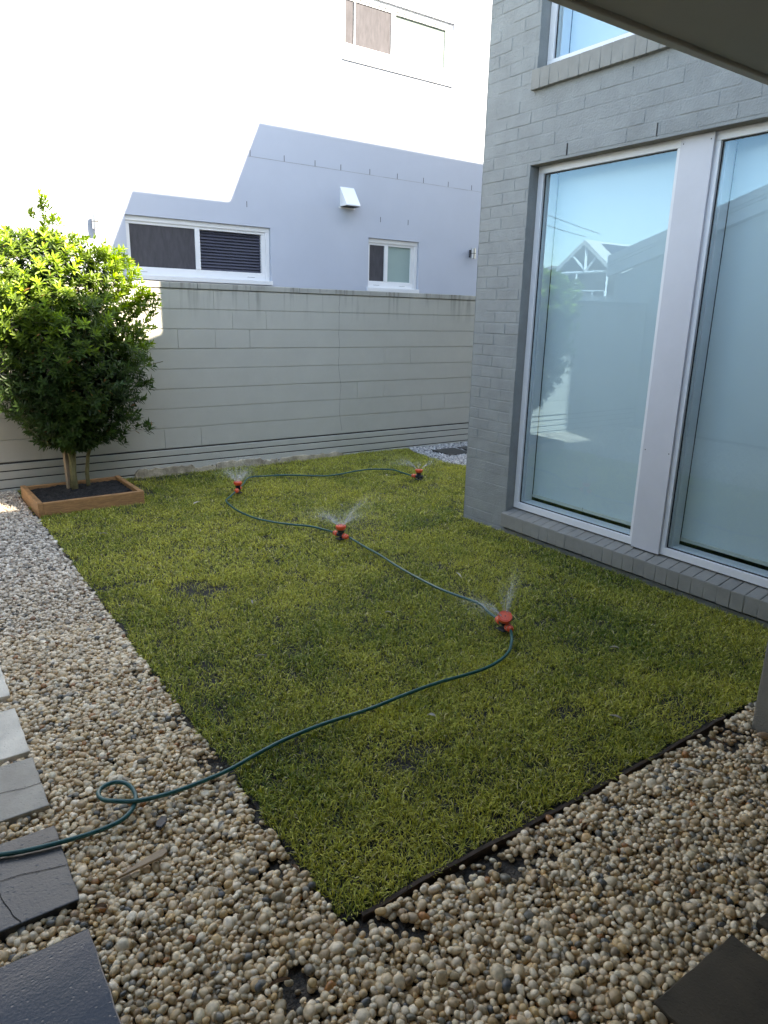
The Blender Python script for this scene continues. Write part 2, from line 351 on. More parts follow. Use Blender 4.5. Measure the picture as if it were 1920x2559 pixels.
while pz > 0.30:
    nz = pz - rngc.uniform(0.03, 0.08); nx = px + rngc.uniform(-0.010, 0.012)
    w = 0.0016
    mb.quad((px - w, YF - 0.0012, pz), (px + w, YF - 0.0012, pz), (nx + w, YF - 0.0012, nz), (nx - w, YF - 0.0012, nz)); px, pz = nx, nz
local(mb.build('crack', mat('crack_dark', (0.12, 0.11, 0.10), 0.9), bw), bw)
for xa, xb, za in ((1.98, 2.62, 0.065), (2.62, 2.86, 0.03), (2.86, 3.42, 0.06), (3.42, 3.62, 0.025), (3.62, 4.5, 0.035)):
    mb = MB(); n = 18
    pts = [(xa + (xb - xa) * i / n, -0.04) for i in range(n + 1)] + [(xb - (xb - xa) * i / n, za - (0.03 if i in (0, n) else 0) + random.uniform(-0.016, 0.008)) for i in range(n + 1)]
    mb.prism(pts, 'y', YF - 0.045 - random.uniform(0, .012), YF - 0.013); local(mb.build('footing_mortar', M['mortar'], bw, bevel=0.004), bw)

# ------------------------------------------------------------------ neighbour's house
nh = empty('neighbour_house', (5, YN, 0)); tag(nh, 'tall white rendered house behind the block wall, upper part in full sun', 'house')
wins = dict(wide=(2.376, 4.118, 2.035, 2.657), small=(5.565, 6.42, 2.018, 2.656), upper=(5.150, 6.890, 4.790, 5.430))
NX0, NX1, NZ1 = -0.55, 20.0, 6.25
mb = MB(); holed(mb, (NX0, NX1, -0.3, NZ1), list(wins.values()), lambda u, v: (u, YN, v))
RD = 0.10
for a, b, c, d in wins.values():
    mb.quad((a, YN, c), (b, YN, c), (b, YN + RD, c), (a, YN + RD, c)); mb.quad((a, YN, d), (b, YN, d), (b, YN + RD, d), (a, YN + RD, d))
    mb.quad((a, YN, c), (a, YN, d), (a, YN + RD, d), (a, YN + RD, c)); mb.quad((b, YN, c), (b, YN, d), (b, YN + RD, d), (b, YN + RD, c))
mb.quad((NX0, YN, -.3), (NX0, YN + 9, -.3), (NX0, YN + 9, NZ1), (NX0, YN, NZ1)); mb.quad((NX1, YN, -.3), (NX1, YN + 9, -.3), (NX1, YN + 9, NZ1), (NX1, YN, NZ1))
mb.quad((NX0, YN, NZ1), (NX1, YN, NZ1), (NX1, YN + 9, NZ1), (NX0, YN + 9, NZ1)); mb.quad((NX0, YN + 9, -.3), (NX1, YN + 9, -.3), (NX1, YN + 9, NZ1), (NX0, YN + 9, NZ1))
local(mb.build('wall', M['render'], nh, fix=False), nh)

def nwindow(rect, split, panes, sill, label):
    a, b, c, d = rect; y0 = YN + 0.045; t = 0.05
    mb = MB()
    mb.box(a + .002, b - .002, y0, y0 + 0.055, d - 0.085, d - .002)           # head, with a track step
    mb.box(a + .002, b - .002, y0 - 0.015, y0 - 0.001, d - 0.055, d - .002)
    mb.box(a + .002, b - .002, y0, y0 + 0.055, c + .002, c + 0.09)
    mb.box(a + .002, a + t, y0 + .001, y0 + 0.054, c + 0.09, d - 0.085)
    mb.box(b - 0.105, b - .002, y0 + .001, y0 + 0.054, c + 0.09, d - 0.085)
    mb.box(b - 0.055, b - .003, y0 - 0.016, y0 - 0.001, c + .003, d - 0.056)
    mb.box(split - 0.029, split + 0.029, y0 - 0.008, y0 + 0.05, c + 0.0905, d - 0.0855)
    fr = local(mb.build('window', M['white'], nh, bevel=0.004), nh)
    if label: fr['label'] = label
    k = 0
    for xa, xb, kind in ((a + t, split - 0.029, panes[0]), (split + 0.029, b - 0.105, panes[1])):
        mb = MB()
        if kind == 'blind':
            n = 13; z0, z1 = c + .09, d - .085
            mb.box(xa, xb, y0 + 0.050, y0 + 0.053, z0, z1)
            for i in range(n):
                zz = z0 + (z1 - z0) * i / n
                mb.prism([(y0 + 0.045, zz), (y0 + 0.028, zz + 0.006), (y0 + 0.045, zz + (z1 - z0) / n * 0.85)], 'x', xa, xb)
            o = mb.build('slatted_blind', M['slat'], fr)
            mb = MB(); mb.quad((xa, y0 + 0.02, z0), (xb, y0 + 0.02, z0), (xb, y0 + 0.02, z1), (xa, y0 + 0.02, z1))  # normal -y; mb2 = mb.build('glass_pane', M['glass'], fr, fix=False)
        elif kind == 'screen':
            mb.box(xa, xb, y0 + 0.012, y0 + 0.016, c + .09, d - .085); o = mb.build('fly_screen', M['screen'], fr)
        else:
            mb.box(xa, xb, y0 + 0.025, y0 + 0.031, c + .09, d - .085); o = mb.build('frosted_pane', M['frostgreen_dimmed' if d > 4 else 'frost'], fr)
    if sill:
        mb = MB(); mb.box(a - 0.02, b + 0.005, YN - (0.022 if d > 4 else 0.035), YN + 0.05, c - sill, c + 0.002); mb.build('sill', M['white'], fr, bevel=0.004)
    # drainage slots
    for cx in (a + 0.12, b - 0.3):
        mb = MB(); mb.box(cx, cx + 0.10, y0 - 0.0012, y0, c + 0.035, c + 0.038); mb.build('drain_slot', M['screen'], fr)
    return fr
nwindow(wins['wide'], 3.2, ('screen', 'blind'), 0.05, 'wide white window with dark screen and slatted blind')
nwindow(wins['small'], 5.885, ('screen', 'frosted'), 0.05, 'small white window with dark screen and frosted pane')
uw = nwindow(wins['upper'], 5.92, ('screen', 'frosted'), 0.115, 'sunlit upper window with beige screen')
mb = MB(); mb.box(5.326, 5.342, YN + 0.036, YN + 0.05, 4.882, 5.344); mb.build('screen_bar', M['white'], uw)
x = NX0 + .02
while x < 12:
    mb = MB()
    w = random.uniform(0.15, 0.5)
    mb.box(x, x + w - 0.002, YN - 0.0012, YN + 0.002, 3.4215 + random.uniform(-.001, .001), 3.4215 + random.uniform(.0025, .005))
    local(mb.build('floor_joint', M['joint'], nh), nh); x += w
for i, (wx, wz) in enumerate([(3.874, 3.427), (4.32, 3.425), (4.747, 3.426), (5.123, 3.426), (5.567, 3.428), (6.011, 3.426), (6.456, 3.426), (6.9, 3.426), (7.34, 3.43), (7.78, 3.43), (5.752, 2.862), (6.215, 2.864), (3.815, 2.864)]):
    mb = MB(); mb.box(wx - 0.0035, wx + 0.0035, YN - 0.0016, YN + 0.002, wz, wz + 0.066)
    local(mb.build('weep_hole', M['dark'] if i < 12 else M['screen'], nh), nh)

vh = empty('vent_hood', (5.22, YN, 3.0)); tag(vh, 'white wedge shaped vent hood on the shaded neighbour wall', 'vent')
a0, a1 = 5.112, 5.325
mb = MB(); mb.prism([(YN, 3.235), (YN - 0.165, 3.012), (YN - 0.165, 2.998), (YN, 2.998)], 'x', a0, a1)
local(mb.build('hood', M['white'], vh, bevel=0.003), vh)
mb = MB(); mb.box(a0 + 0.008, a1 - 0.008, YN - 0.157, YN - 0.002, 2.9925, 2.9975); local(mb.build('grille', M['dark'], vh), vh)
mb = MB(); mb.box(a0 - 0.02, a1 + 0.02, YN - 0.004, YN - 0.0005, 2.975, 2.996); local(mb.build('wall_flange', M['white'], vh), vh)

def wall_lamp(x, z, label, m):
    t = empty('wall_lamp', (x, YN, z)); tag(t, label, 'wall light', 'steel wall lights on the neighbour house')
    mb = MB(); mb.lathe([(0.033, -0.075), (0.035, -0.07), (0.035, 0.07), (0.033, 0.075)], Matrix.Translation((0, -0.075, 0)), 24); mb.build('cylinder_body', m, t, smooth=False, bevel=0.002)
    mb = MB(); mb.lathe([(0.0355, -0.004), (0.0362, 0), (0.0355, 0.004)], Matrix.Translation((0, -0.075, 0)), 24); mb.build('band', M['dark'], t)
    mb = MB(); mb.box(-0.02, 0.02, -0.045, -0.001, -0.05, 0.05); mb.build('bracket', M['dark'], t, bevel=0.003)
wall_lamp(2.045, 2.545, 'steel cylinder wall light in the sun above the bushy shrub', M['steel'])
wall_lamp(7.375, 2.565, 'steel cylinder wall light on the shaded wall beside the grey brick corner', M['steel'])

# ------------------------------------------------------------------ own house of painted brick
hs = empty('brick_house', (XH, YC, 0)); tag(hs, 'grey painted brick house with tall blind covered windows beside the lawn', 'house')
YR = 3.962                                                             # reveal line of both windows
LW = (1.05, YR, 0.0, 2.728); UW = (1.30, YR, 3.335, 4.85)             # lower and upper openings (y0,y1,z0,z1)
mb = MB()
FX = XH + 0.0018
holed(mb, (-14, YC, -0.3, 5.1), [LW, UW], lambda u, v: (FX, u, v))
for a, b, c, d in (LW, UW):
    for z in (c, d): mb.quad((FX, a, z), (FX, b, z), (FX + 0.11, b, z), (FX + 0.11, a, z))
    for y in (a, b): mb.quad((FX, y, c), (FX, y, d), (FX + 0.11, y, d), (FX + 0.11, y, c))
def bricks(mb, y0, y1, z0, z1, holes):
    zc = z0; r = 0
    while zc < z1:
        za, zb = zc + 0.003, zc + 0.0825; y = y1 + (0.0 if r % 2 == 0 else 0.12)
        while y > y0:
            ya, yb = y - 0.237, y - 0.003; y -= 0.24
            yb = min(yb, y1)
            segs = [(max(ya, y0), yb)]
            for hy0, hy1, hz0, hz1 in holes:
                if zb > hz0 + 0.02 and za < hz1 - 0.02:
                    ns = []
                    for p, q in segs:
                        if q <= hy0 or p >= hy1: ns.append((p, q)); continue
                        if p < hy0: ns.append((p, hy0))
                        if q > hy1: ns.append((hy1, q))
                    segs = ns
            for p, q in segs:
                if q - p < 0.02: continue
                e = XH + random.uniform(-0.0016, 0.0016); ch = 0.0028; t = [random.uniform(-0.001, 0.001) for _ in range(4)]
                f = [(e + t[0], p + ch, za + ch), (e + t[1], q - ch, za + ch), (e + t[2], q - ch, zb - ch), (e + t[3], p + ch, zb - ch)]
                b = [(FX + .001, p, za), (FX + .001, q, za), (FX + .001, q, zb), (FX + .001, p, zb)]
                mb.quad(*f[::-1])
                for k in range(4): mb.quad(b[k], b[(k + 1) % 4], f[(k + 1) % 4], f[k])
        zc += 0.0857; r += 1
bricks(mb, 0.2, YC, -0.085, 5.05, [(LW[0], LW[1], -1, LW[3] + .012), (UW[0], UW[1], UW[2] - 0.14, UW[3])])
# far end of the wall and reveals stay plain painted brick
mb.quad((FX, YC, -.3), (14, YC, -.3), (14, YC, 5.1), (FX, YC, 5.1))
mb.box(XH - 0.0005, FX + 0.02, YC - 0.001, YC + 0.0005, -0.3, 5.1)
local(mb.build('wall', M['brick'], hs, fix=False), hs)
# the solid of the house: lower rooms, then an unseen stepped top shaped to cast the shadows
mb = MB()
mb.box(4.72, 13.9, -14, YC - 0.01, -0.3, 5.09)
mb.box(FX + .112, 4.72, YR + 0.01, YC - 0.011, -0.3, 5.09)
mb.box(FX + .112, 4.72, -14, YR - .001, 2.76, 3.19); mb.box(FX + .112, 4.72, -14, YR - .001, 4.88, 5.09)
mb.box(FX + .112, 4.72, -14, 1.0, -0.3, 2.76)
local(mb.build('inner_walls', M['dark'], hs), hs)
mb = MB()
mb.prism([(YC, 5.1), (YC, 6.33), (3.08, 6.33), (3.08, 5.12), (-1.68, 8.60), (-1.74, 7.2), (-4.21, 9.34), (-4.21, 11.0), (-3.30, 10.72), (-3.20, 17.0), (-14, 17.0), (-14, 5.1)], 'x', XH, XH + 0.16)
mb.box(XH + 0.161, 14, -5, YC - 0.002, 5.0, 5.11)
mb.box(5.536, 14, -5, YC - 0.002, 5.12, 7.23); mb.box(XH + .161, 14, 3.08, YC, 5.12, 6.329)
local(mb.build('roof', M['brick'], hs), hs)  # unseen sun blocker, its outline invented to throw the shadow edges

def sill_bricks(y0, y1, z0, z1, zin, xout, xin, name, par):
    mb = MB(); y = y1
    while y > y0:
        ya = max(y - 0.0855, y0); j = random.uniform(-0.0015, 0.0015)
        mb.prism([(xout + j, z0 + j), (xin, z0), (xin, zin), (xout + 0.004 + j, z1 + j)], 'y', ya + 0.0018, y - 0.0018); y = ya
    mb.box(xout + 0.004, xin - .002, y0 + .001, y1 - .001, z0 + 0.003, z1 - 0.003)
    o = mb.build(name, M['sillbrick'], par, bevel=0.004); return o

def big_window(rect, mull, zf0, zf1, label, sill):
    y0, y1, z0, z1 = rect; xf = XH + 0.085
    mb = MB(); w = 0.052; d = 0.06
    mb.box(xf, xf + d, y0 + .002, y1 - .003, zf1 - w, zf1 - .002); mb.box(xf, xf + d, y0 + .002, y1 - .003, zf0, zf0 + w)
    edges = [y1 - .003] + ([mull[1] - 0.02, mull[0] + 0.02] if mull else []) + [y0 + .002]
    spans = list(zip(edges[1::2], edges[0::2]))
    for p, q in spans:
        mb.box(xf + .0005, xf + d - .001, q - w, q, zf0 + w, zf1 - w); mb.box(xf + .0005, xf + d - .001, p, p + w, zf0 + w, zf1 - w)
        # inner glazing bead
        mb.box(xf + d, xf + d + 0.084, q - w - 0.012, q - w + .02, zf0 + w - 0.01, zf1 - w + .01); mb.box(xf + d, xf + d + 0.084, p + w - .02, p + w + 0.012, zf0 + w - .01, zf1 - w + .01)
        mb.box(xf + d, xf + d + 0.084, p + w + .012, q - w - .012, zf0 + w - .01, zf0 + w + 0.006)
    fr = local(mb.build('window', M['frame'], hs, bevel=0.003), hs); fr['label'] = label
    for p, q in spans:
        a, b, c, e = p + w, q - w, zf0 + w, zf1 - w; g = 0.007
        mb = MB()
        for A in ((a, a + g, c, e), (b - g, b, c, e), (a + g, b - g, c, c + g), (a + g, b - g, e - g, e)): mb.box(xf + 0.018, xf + 0.0235, *A)
        mb.build('gasket', M['rubber'], fr)
        mb = MB(); X = xf + 0.024
        mb.quad((X, b, c), (X, a, c), (X, a, e), (X, b, e), 0); X2 = X + 0.006
        mb.quad((X2, a, c), (X2, b, c), (X2, b, e), (X2, a, e), 1)
        mb.build('glass_pane', None, fr, mats=[M['glass'], M['glassback']], fix=False)
        mb = MB(); xb = XH + 0.235
        n = 40
        mb.box(xb, xb + 0.002, a + 0.014, b - 0.014, c + 0.055, e + 0.05); bl = mb.build('roller_blind', M['blind'], fr)
        mb = MB(); mb.box(xb - 0.008, xb + 0.008, a + 0.014, b - 0.014, c + 0.030, c + 0.055); mb.build('blind_hem_bar', M['blindrail'], fr, bevel=0.003)
        mb = MB(); mb.box(xb - 0.0095, xb - 0.0085, (a + b) / 2 - .001, (a + b) / 2 + .001, c + 0.034, c + 0.062); mb.build('blind_tag', M['rubber'], fr)
    if mull:
        mb = MB(); mb.box(XH + 0.066, xf - 0.001, mull[0], mull[1], zf0 - 0.002, zf1 - .004)
        cv = mb.build('cover_board', M['cover'], fr, bevel=0.002)
        for zz in (zf1 - 0.04, 0.85 if zf0 < 1 else zf0 + .5):
            for yy in (mull[0] + 0.02, mull[1] - 0.02):
                mb = MB(); mb.lathe([(0.004, 0), (0.004, 0.001)], Matrix.Translation((XH + 0.0655, yy, zz)) @ Matrix.Rotation(math.pi / 2, 4, 'Y'), 8)
                mb.build('screw_head', M['dark'], fr)
    s = sill_bricks(*sill, 'brick_sill', fr)
    return fr
big_window(LW, (2.587, 2.803), 0.172, LW[3], 'tall lower window pair with cover board between the panes', (LW[0] - .1, 3.978, 0.022, 0.134, 0.172, XH - 0.036, XH + 0.145))
big_window(UW, None, 3.352, UW[3], 'upper window reflecting plain blue sky', (UW[0] - .1, 3.985, 3.205, 3.332, 3.352, XH - 0.034, XH + 0.145))
mb = MB(); mb.box(XH + 0.012, XH + 0.08, LW[0], LW[1] - .002, LW[3] - 0.003, LW[3] + 0.009); local(mb.build('steel_lintel', M['rendergrey'], hs), hs)
for yy, zz in ((3.63, 2.745), (2.93, 2.745)):
    mb = MB(); mb.box(XH - 0.0028, XH + 0.002, yy - 0.004, yy + 0.004, zz, zz + 0.073); local(mb.build('weep_hole', M['dark'], hs), hs)

# ------------------------------------------------------------------ verandah roof overhead and its post
vr = empty('verandah_roof', (1.0, 1.5, 2.5)); tag(vr, 'low verandah roof with flat grey soffit, overhead at top right', 'roof')
mb = MB(); mb.box(-1.4, 3.998, -2.48, 1.505, 2.50, 2.512); local(mb.build('soffit', M['soffit'], vr), vr)
mb = MB(); mb.box(-1.4, 3.998, 1.508, 1.545, 2.488, 2.62); local(mb.build('fascia', M['fascia'], vr, bevel=0.006), vr)
mb = MB(); mb.box(-1.4, 3.998, -2.48, 1.505, 2.60, 2.68); local(mb.build('roof_sheet', M['roofsheet'], vr), vr)
mb = MB(); mb.box(2.900, 3.20, 0.985, 1.285, -0.06, 2.497)
tag(mb.build('verandah_post', M['rendergrey'], bevel=0.008), 'square grey rendered post at the right corner of the lawn edge', 'post')
bk = empty('rear_wall', (0, -2.5, 0)); tag(bk, 'plain grey rendered house wall behind the verandah', 'wall')
mb = MB(); mb.box(-2.0, 3.998, -2.75, -2.5, -0.3, 6.0); local(mb.build('wall_body', M['leftwall'], bk), bk)

# ------------------------------------------------------------------ house on the left and the far gabled house (seen in the glass)
lh = empty('left_house', (-2.1, 3, 0)); tag(lh, 'rendered house with raked gable fascia, seen only reflected in the right pane', 'house')
def zl(y): return 2.40 + (8.05 - y) * 0.315
PK = 1.2
mb = MB(); mb.prism([(8.04, -0.3), (8.04, zl(8.04) - .02), (PK, zl(PK) - .02), (-2.4, zl(PK) - .02 - 0.315 * 3.6), (-2.4, -0.3)], 'x', -9, -2.10); local(mb.build('wall', M['leftwall'], lh), lh)
for lo, hi, xo in ((0.0, 0.16, -2.02), (0.165, 0.21, -2.0), (0.215, 0.33, -1.985)):
    mb = MB(); mb.prism([(8.15, zl(8.15) + lo), (PK, zl(PK) + lo), (-2.45, zl(PK) - 0.315 * 3.65 + lo), (-2.45, zl(PK) - 0.315 * 3.65 + hi), (PK, zl(PK) + hi), (8.15, zl(8.15) + hi)], 'x', -2.12 if lo == 0 else -9.2, xo)
    local(mb.build('gable_fascia' if lo < .2 else 'roof', M['roofsheet'], lh), lh)

fh = empty('gabled_house', (-26, 29, 0)); tag(fh, 'far gabled house with truss and deck, seen reflected in the left pane', 'house')
k = 2.111
def fy(y): return y * k
def fz(z): return CAM_H + (z - CAM_H) * k
XF = -26.0
AP = (13.77, 3.76); ER = (12.80, 3.02); ELf = (15.05, 2.80)
mb = MB(); mb.prism([(fy(AP[0]), fz(AP[1])), (fy(ER[0]), fz(ER[1])), (fy(ER[0]), fz(ER[1]) - .28), (fy(AP[0]), fz(AP[1]) - .28), (fy(ELf[0]), fz(ELf[1]) - .28), (fy(ELf[0]), fz(ELf[1]))], 'x', XF - 14, XF); local(mb.build('roof', M['roofsheet'], fh), fh)
mb = MB(); mb.prism([(fy(12.9), -.3), (fy(12.9), fz(2.95)), (fy(AP[0]), fz(3.6)), (fy(14.85), fz(2.8)), (fy(14.85), -.3)], 'x', XF - 13, XF - 2.2); local(mb.build('wall', M['farwall'], fh), fh)
def beam(nm, p, q, r=0.08):
    mb = MB(); mb.tube([(XF - 0.15, fy(p[0]), fz(p[1])), (XF - 0.15, fy(q[0]), fz(q[1]))], r, 4); local(mb.build(nm, M['white'], fh), fh)
beam('truss_chord', (14.8, 2.90), (12.85, 2.915)); beam('king_post', (13.74, 3.62), (13.72, 2.93), 0.1)
beam('truss_brace', (13.71, 2.95), (14.2, 3.36)); beam('truss_brace', (13.71, 2.95), (13.30, 3.36))
for yy in (14.36, 14.0, 14.8, 12.95): beam('verandah_pillar', (yy, 2.95), (yy, 2.25), 0.07)
mb = MB(); mb.box(XF - 2.2, XF + 1.0, fy(12.0), fy(15.3), fz(2.25) - 0.5, fz(2.25)); local(mb.build('deck', M['farwall'], fh), fh)
beam('deck_rail', (15.2, 2.42), (13.0, 2.42), 0.035)
for yy in (14.9, 14.6, 14.2, 13.85, 13.4, 13.0): beam('rail_post', (yy, 2.42), (yy, 2.25), 0.035)
for i, yy in enumerate((13.25, 13.6, 13.95)):
    mb = MB(); mb.box(XF - 2.19, XF - 2.17, fy(yy) - .33, fy(yy) + .33, fz(2.27), fz(2.72)); local(mb.build('glass_door', M['solar'], fh), fh)
sl = Vector((0, fy(ER[0]) - fy(AP[0]), fz(ER[1]) - fz(AP[1])))
mb = MB(); o0 = Vector((0, fy(AP[0]), fz(AP[1]) + 0.03))
pts = [Vector((XF - xx, 0, 0)) + o0 + sl * t for xx, t in ((1.2, 0.15), (8.5, 0.15), (8.5, 0.78), (1.2, 0.78))]
mb.poly(pts); mb.poly([p + Vector((0, 0, 0.05)) for p in pts])
for i in range(4): mb.quad(pts[i], pts[(i + 1) % 4], pts[(i + 1) % 4] + Vector((0, 0, .05)), pts[i] + Vector((0, 0, .05)))
local(mb.build('solar_panel', M['solar'], fh), fh)
mb = MB(); mb.prism([(fy(15.2), 0), (fy(15.2), fz(3.0)), (fy(16.6), fz(3.3)), (fy(18.5), fz(2.9)), (fy(18.5), 0)], 'x', XF - 12, XF - 4)
tag(mb.build('pale_house', M['roofsheet']), 'pale far house with low roof beyond the reflected gable', 'house')
for (p, q) in (((-26, 29, 6.2), (-3, 33, 14)), ((-26, 28, 6.3), (-3, 34, 15.5)), ):
    mb = MB(); n = 16; P0, P1 = Vector(p), Vector(q)
    mb.tube([P0.lerp(P1, i / n) - Vector((0, 0, 1.2 * 4 * (i / n) * (1 - i / n))) for i in range(n + 1)], 0.018, 5)
    tag(mb.build('overhead_cable', M['cable']), 'thin dark overhead cable crossing the sky reflected in the glass', 'cable', 'overhead cables reflected in the panes')

# ------------------------------------------------------------------ garden bed with timber edging
gb = empty('garden_bed', (1.32, 6.64, 0), math.radians(1.5)); tag(gb, 'timber edged garden bed of dark soil round the shrub', 'garden bed')
bx0, bx1, by0, by1 = -0.44, 0.44, -0.37, 0.37; T = 0.042; HB = 0.092
for a in ((bx0, bx0 + T, by0 - .004, by1, HB), (bx1 - T, bx1, by0 + T + .001, by1, HB - .004), (bx0 + T + .001, bx1 + .004, by0, by0 + T, HB - .006), (bx0 + T + .001, bx1 - T - .001, by1 - T, by1, HB - .01)):
    mb = MB(); mb.box(a[0], a[1], a[2], a[3], -0.04, a[4]); mb.build('board', M['timber'], gb, bevel=0.004)
n = 34; gx = np.linspace(bx0 + T, bx1 - T, n); gy = np.linspace(by0 + T, by1 - T, n)
XX, YY = np.meshgrid(gx, gy); ZZ = 0.054 + rng.normal(0, 0.006, XX.shape) + 0.012 * np.exp(-((XX + .05) ** 2 + (YY - .12) ** 2) / 0.02)
V = np.stack([XX.ravel(), YY.ravel(), ZZ.ravel()], 1); idx = np.arange(n * n).reshape(n, n)
F = np.stack([idx[:-1, :-1].ravel(), idx[:-1, 1:].ravel(), idx[1:, 1:].ravel(), idx[1:, :-1].ravel()], 1)
np_mesh('soil', V, [F], M['bedsoil'], gb, smooth=False)

# ------------------------------------------------------------------ shrub
TB = Vector((1.28, 6.74, 0.05))
tr = empty('shrub_tree', TB); tag(tr, 'dense leafy shrub on short bare stems in the timber edged bed', 'shrub')
def zprof(z):   # half width of the crown (world z)
    return np.interp(z, [0.40, 0.50, 0.62, 0.82, 0.95, 1.05, 1.37, 1.6, 1.85, 2.02, 2.15, 2.24, 2.30], [0.05, 0.30, 0.44, 0.56, 0.66, 0.74, 0.80, 0.79, 0.74, 0.72, 0.62, 0.40, 0.08])
def zcen(z): return np.interp(z, [0.4, 0.7, 1.0, 1.6, 2.0, 2.3], [1.34, 1.33, 1.30, 1.28, 1.20, 1.14])
stems = []
mb = MB()
for (dx, dy, r, tx, ty, h) in ((0, 0, 0.026, -0.22, 0.02, 1.5), (0.03, 0.05, 0.021, 0.15, -0.05, 1.7), (0.14, 0.10, 0.020, 0.42, 0.05, 1.35), (-0.02, 0.06, 0.018, -0.05, 0.2, 1.8)):
    pts = []; rad = []
    for i in range(9):
        t = i / 8; w = max(0, t - 0.2) / 0.8
        pts.append((dx + tx * w + random.uniform(-.012, .012), dy + ty * w + random.uniform(-.012, .012), -0.04 + h * t)); rad.append(r * (1 - 0.7 * t))
    mb.tube(pts, rad, 8); stems.append(pts)
    for j in range(14):
        b = Vector(pts[random.choice((3, 4, 5, 6, 7))]); an = random.uniform(0, 6.28); L_ = random.uniform(0.25, 0.5)
        e = b + Vector((math.cos(an) * L_, math.sin(an) * L_ * 0.65, random.uniform(0.1, 0.4)))
        mb.tube([b, b.lerp(e, 0.5) + Vector((0, 0, 0.03)), e], [0.008, 0.006, 0.003], 5)
mb.build('trunk', M['bark'], tr, smooth=True)
# leaves in whorls at shoot tips
tips = []
while len(tips) < 3200:
    z = random.uniform(0.42, 2.26); a = random.uniform(0, 2 * math.pi); hw = zprof(z)
    lump = 1 + 0.13 * math.sin(3 * a + 4 * z) + 0.10 * math.sin(7 * a - 9 * z) + 0.07 * math.sin(13 * a + 15 * z)
    q = random.random() ** 0.42
    x = zcen(z) + math.cos(a) * hw * lump * q * 1.02; y = 6.78 + math.sin(a) * hw * lump * q * 0.66
    if y > 7.27: continue
    if random.random() > hw / 0.8 + 0.2: continue
    d = Vector((math.cos(a) * q, math.sin(a) * q * 0.8, 0.55 + (z - 1.2) * 0.45)); tips.append((Vector((x, y, z)), d.normalized(), q))
for sx, sz, n_ in ((1.24, 2.3, 5), (1.27, 2.38, 4), (1.25, 2.47, 4), (1.24, 2.52, 4), (1.33, 2.40, 4), (1.18, 2.38, 4), (1.72, 2.06, 4), (1.80, 2.0, 4), (1.66, 2.12, 4), (2.0, 1.84, 6), (2.06, 1.80, 6), (2.12, 1.74, 6), (2.10, 1.64, 5), (2.03, 1.70, 6), (2.05, 1.55, 5), (1.96, 1.74, 6), (2.0, 0.62, 4), (1.92, 0.62, 3), (1.84, 0.66, 3), (1.70, 0.56, 5), (1.76, 0.50, 3)):
    for _ in range(n_):
        p = Vector((sx + random.gauss(0, .025), 6.72 + random.gauss(0, .05), sz + random.gauss(0, .025))); tips.append((p, Vector((p.x - 1.35, 0, 0.7)).normalized(), 1.0))
LV, LF3, LC = [], [], []
prof = np.array([[0, 0, 0], [0.28, 0.5, 0.03], [0.28, -0.5, 0.03], [0.28, 0, -0.03], [0.66, 0.46, 0.02], [0.66, -0.46, 0.02], [0.66, 0, -0.05], [1, 0, -0.10]])
tri = np.array([[0, 3, 1], [0, 2, 3], [1, 3, 6], [1, 6, 4], [3, 2, 5], [3, 5, 6], [4, 6, 7], [6, 5, 7]])
base = 0
for p, d, q in tips:
    nl = random.randint(9, 14); a0_ = random.uniform(0, 6.28); side = d.cross(Vector((0.3, 0.2, 1))).normalized(); oth = d.cross(side)
    young_sunlit = 1.0 if (q > 0.8 and random.random() < 0.55) else (0.4 if q > .6 else 0.0); young_sunlit *= random.uniform(0.5, 1.1) * (0.10 + 0.90 * min(1, max(0, (p.z - 1.15) / 0.55)))  # fresh tips, plus sunlit top and shaded lower crown painted into the colour
    hue = random.uniform(0.8, 1.25)
    for i in range(nl):
        an = a0_ + i * 2.4; el = 0.15 + 0.9 * (i / nl) + random.uniform(-.2, .2)
        dir_ = (math.cos(an) * side + math.sin(an) * oth) * math.cos(el) + d * math.sin(el); dir_.normalize()
        nrm = (d - dir_ * d.dot(dir_)); nrm = nrm.normalized() if nrm.length > 1e-3 else side; wv = dir_.cross(nrm)
        L_ = random.uniform(0.040, 0.072); w = L_ * random.uniform(0.26, 0.34)
        o = p - d * (0.05 * (1 - i / nl))
        pts = np.array(o)[None] + prof[:, :1] * L_ * np.array(dir_)[None] + prof[:, 1:2] * w * np.array(wv)[None] + prof[:, 2:] * L_ * np.array(nrm)[None]
        LV.append(pts); LF3.append(tri + base); base += 8
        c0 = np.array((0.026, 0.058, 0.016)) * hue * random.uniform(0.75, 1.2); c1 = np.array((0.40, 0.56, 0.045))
        c = c0 + (c1 - c0) * min(1, young_sunlit * (0.5 + 0.5 * i / nl))
        if random.random() < 0.008: c = np.array((0.22, 0.12, 0.04))
        LC.append(np.repeat(c[None], 8, 0))
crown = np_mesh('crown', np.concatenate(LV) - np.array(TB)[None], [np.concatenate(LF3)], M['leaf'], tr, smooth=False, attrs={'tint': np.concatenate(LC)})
mb = MB(); mb.box(-0.016, 0.016, -0.016, 0.016, -0.1, 0.95)
st = mb.build('timber_stake', M['stake'], bevel=0.002); st.location = (1.245, 6.80, 0.04); st.rotation_euler = (0.02, -0.03, 0.4)
tag(st, 'pale square timber stake beside the shrub stems', 'stake')

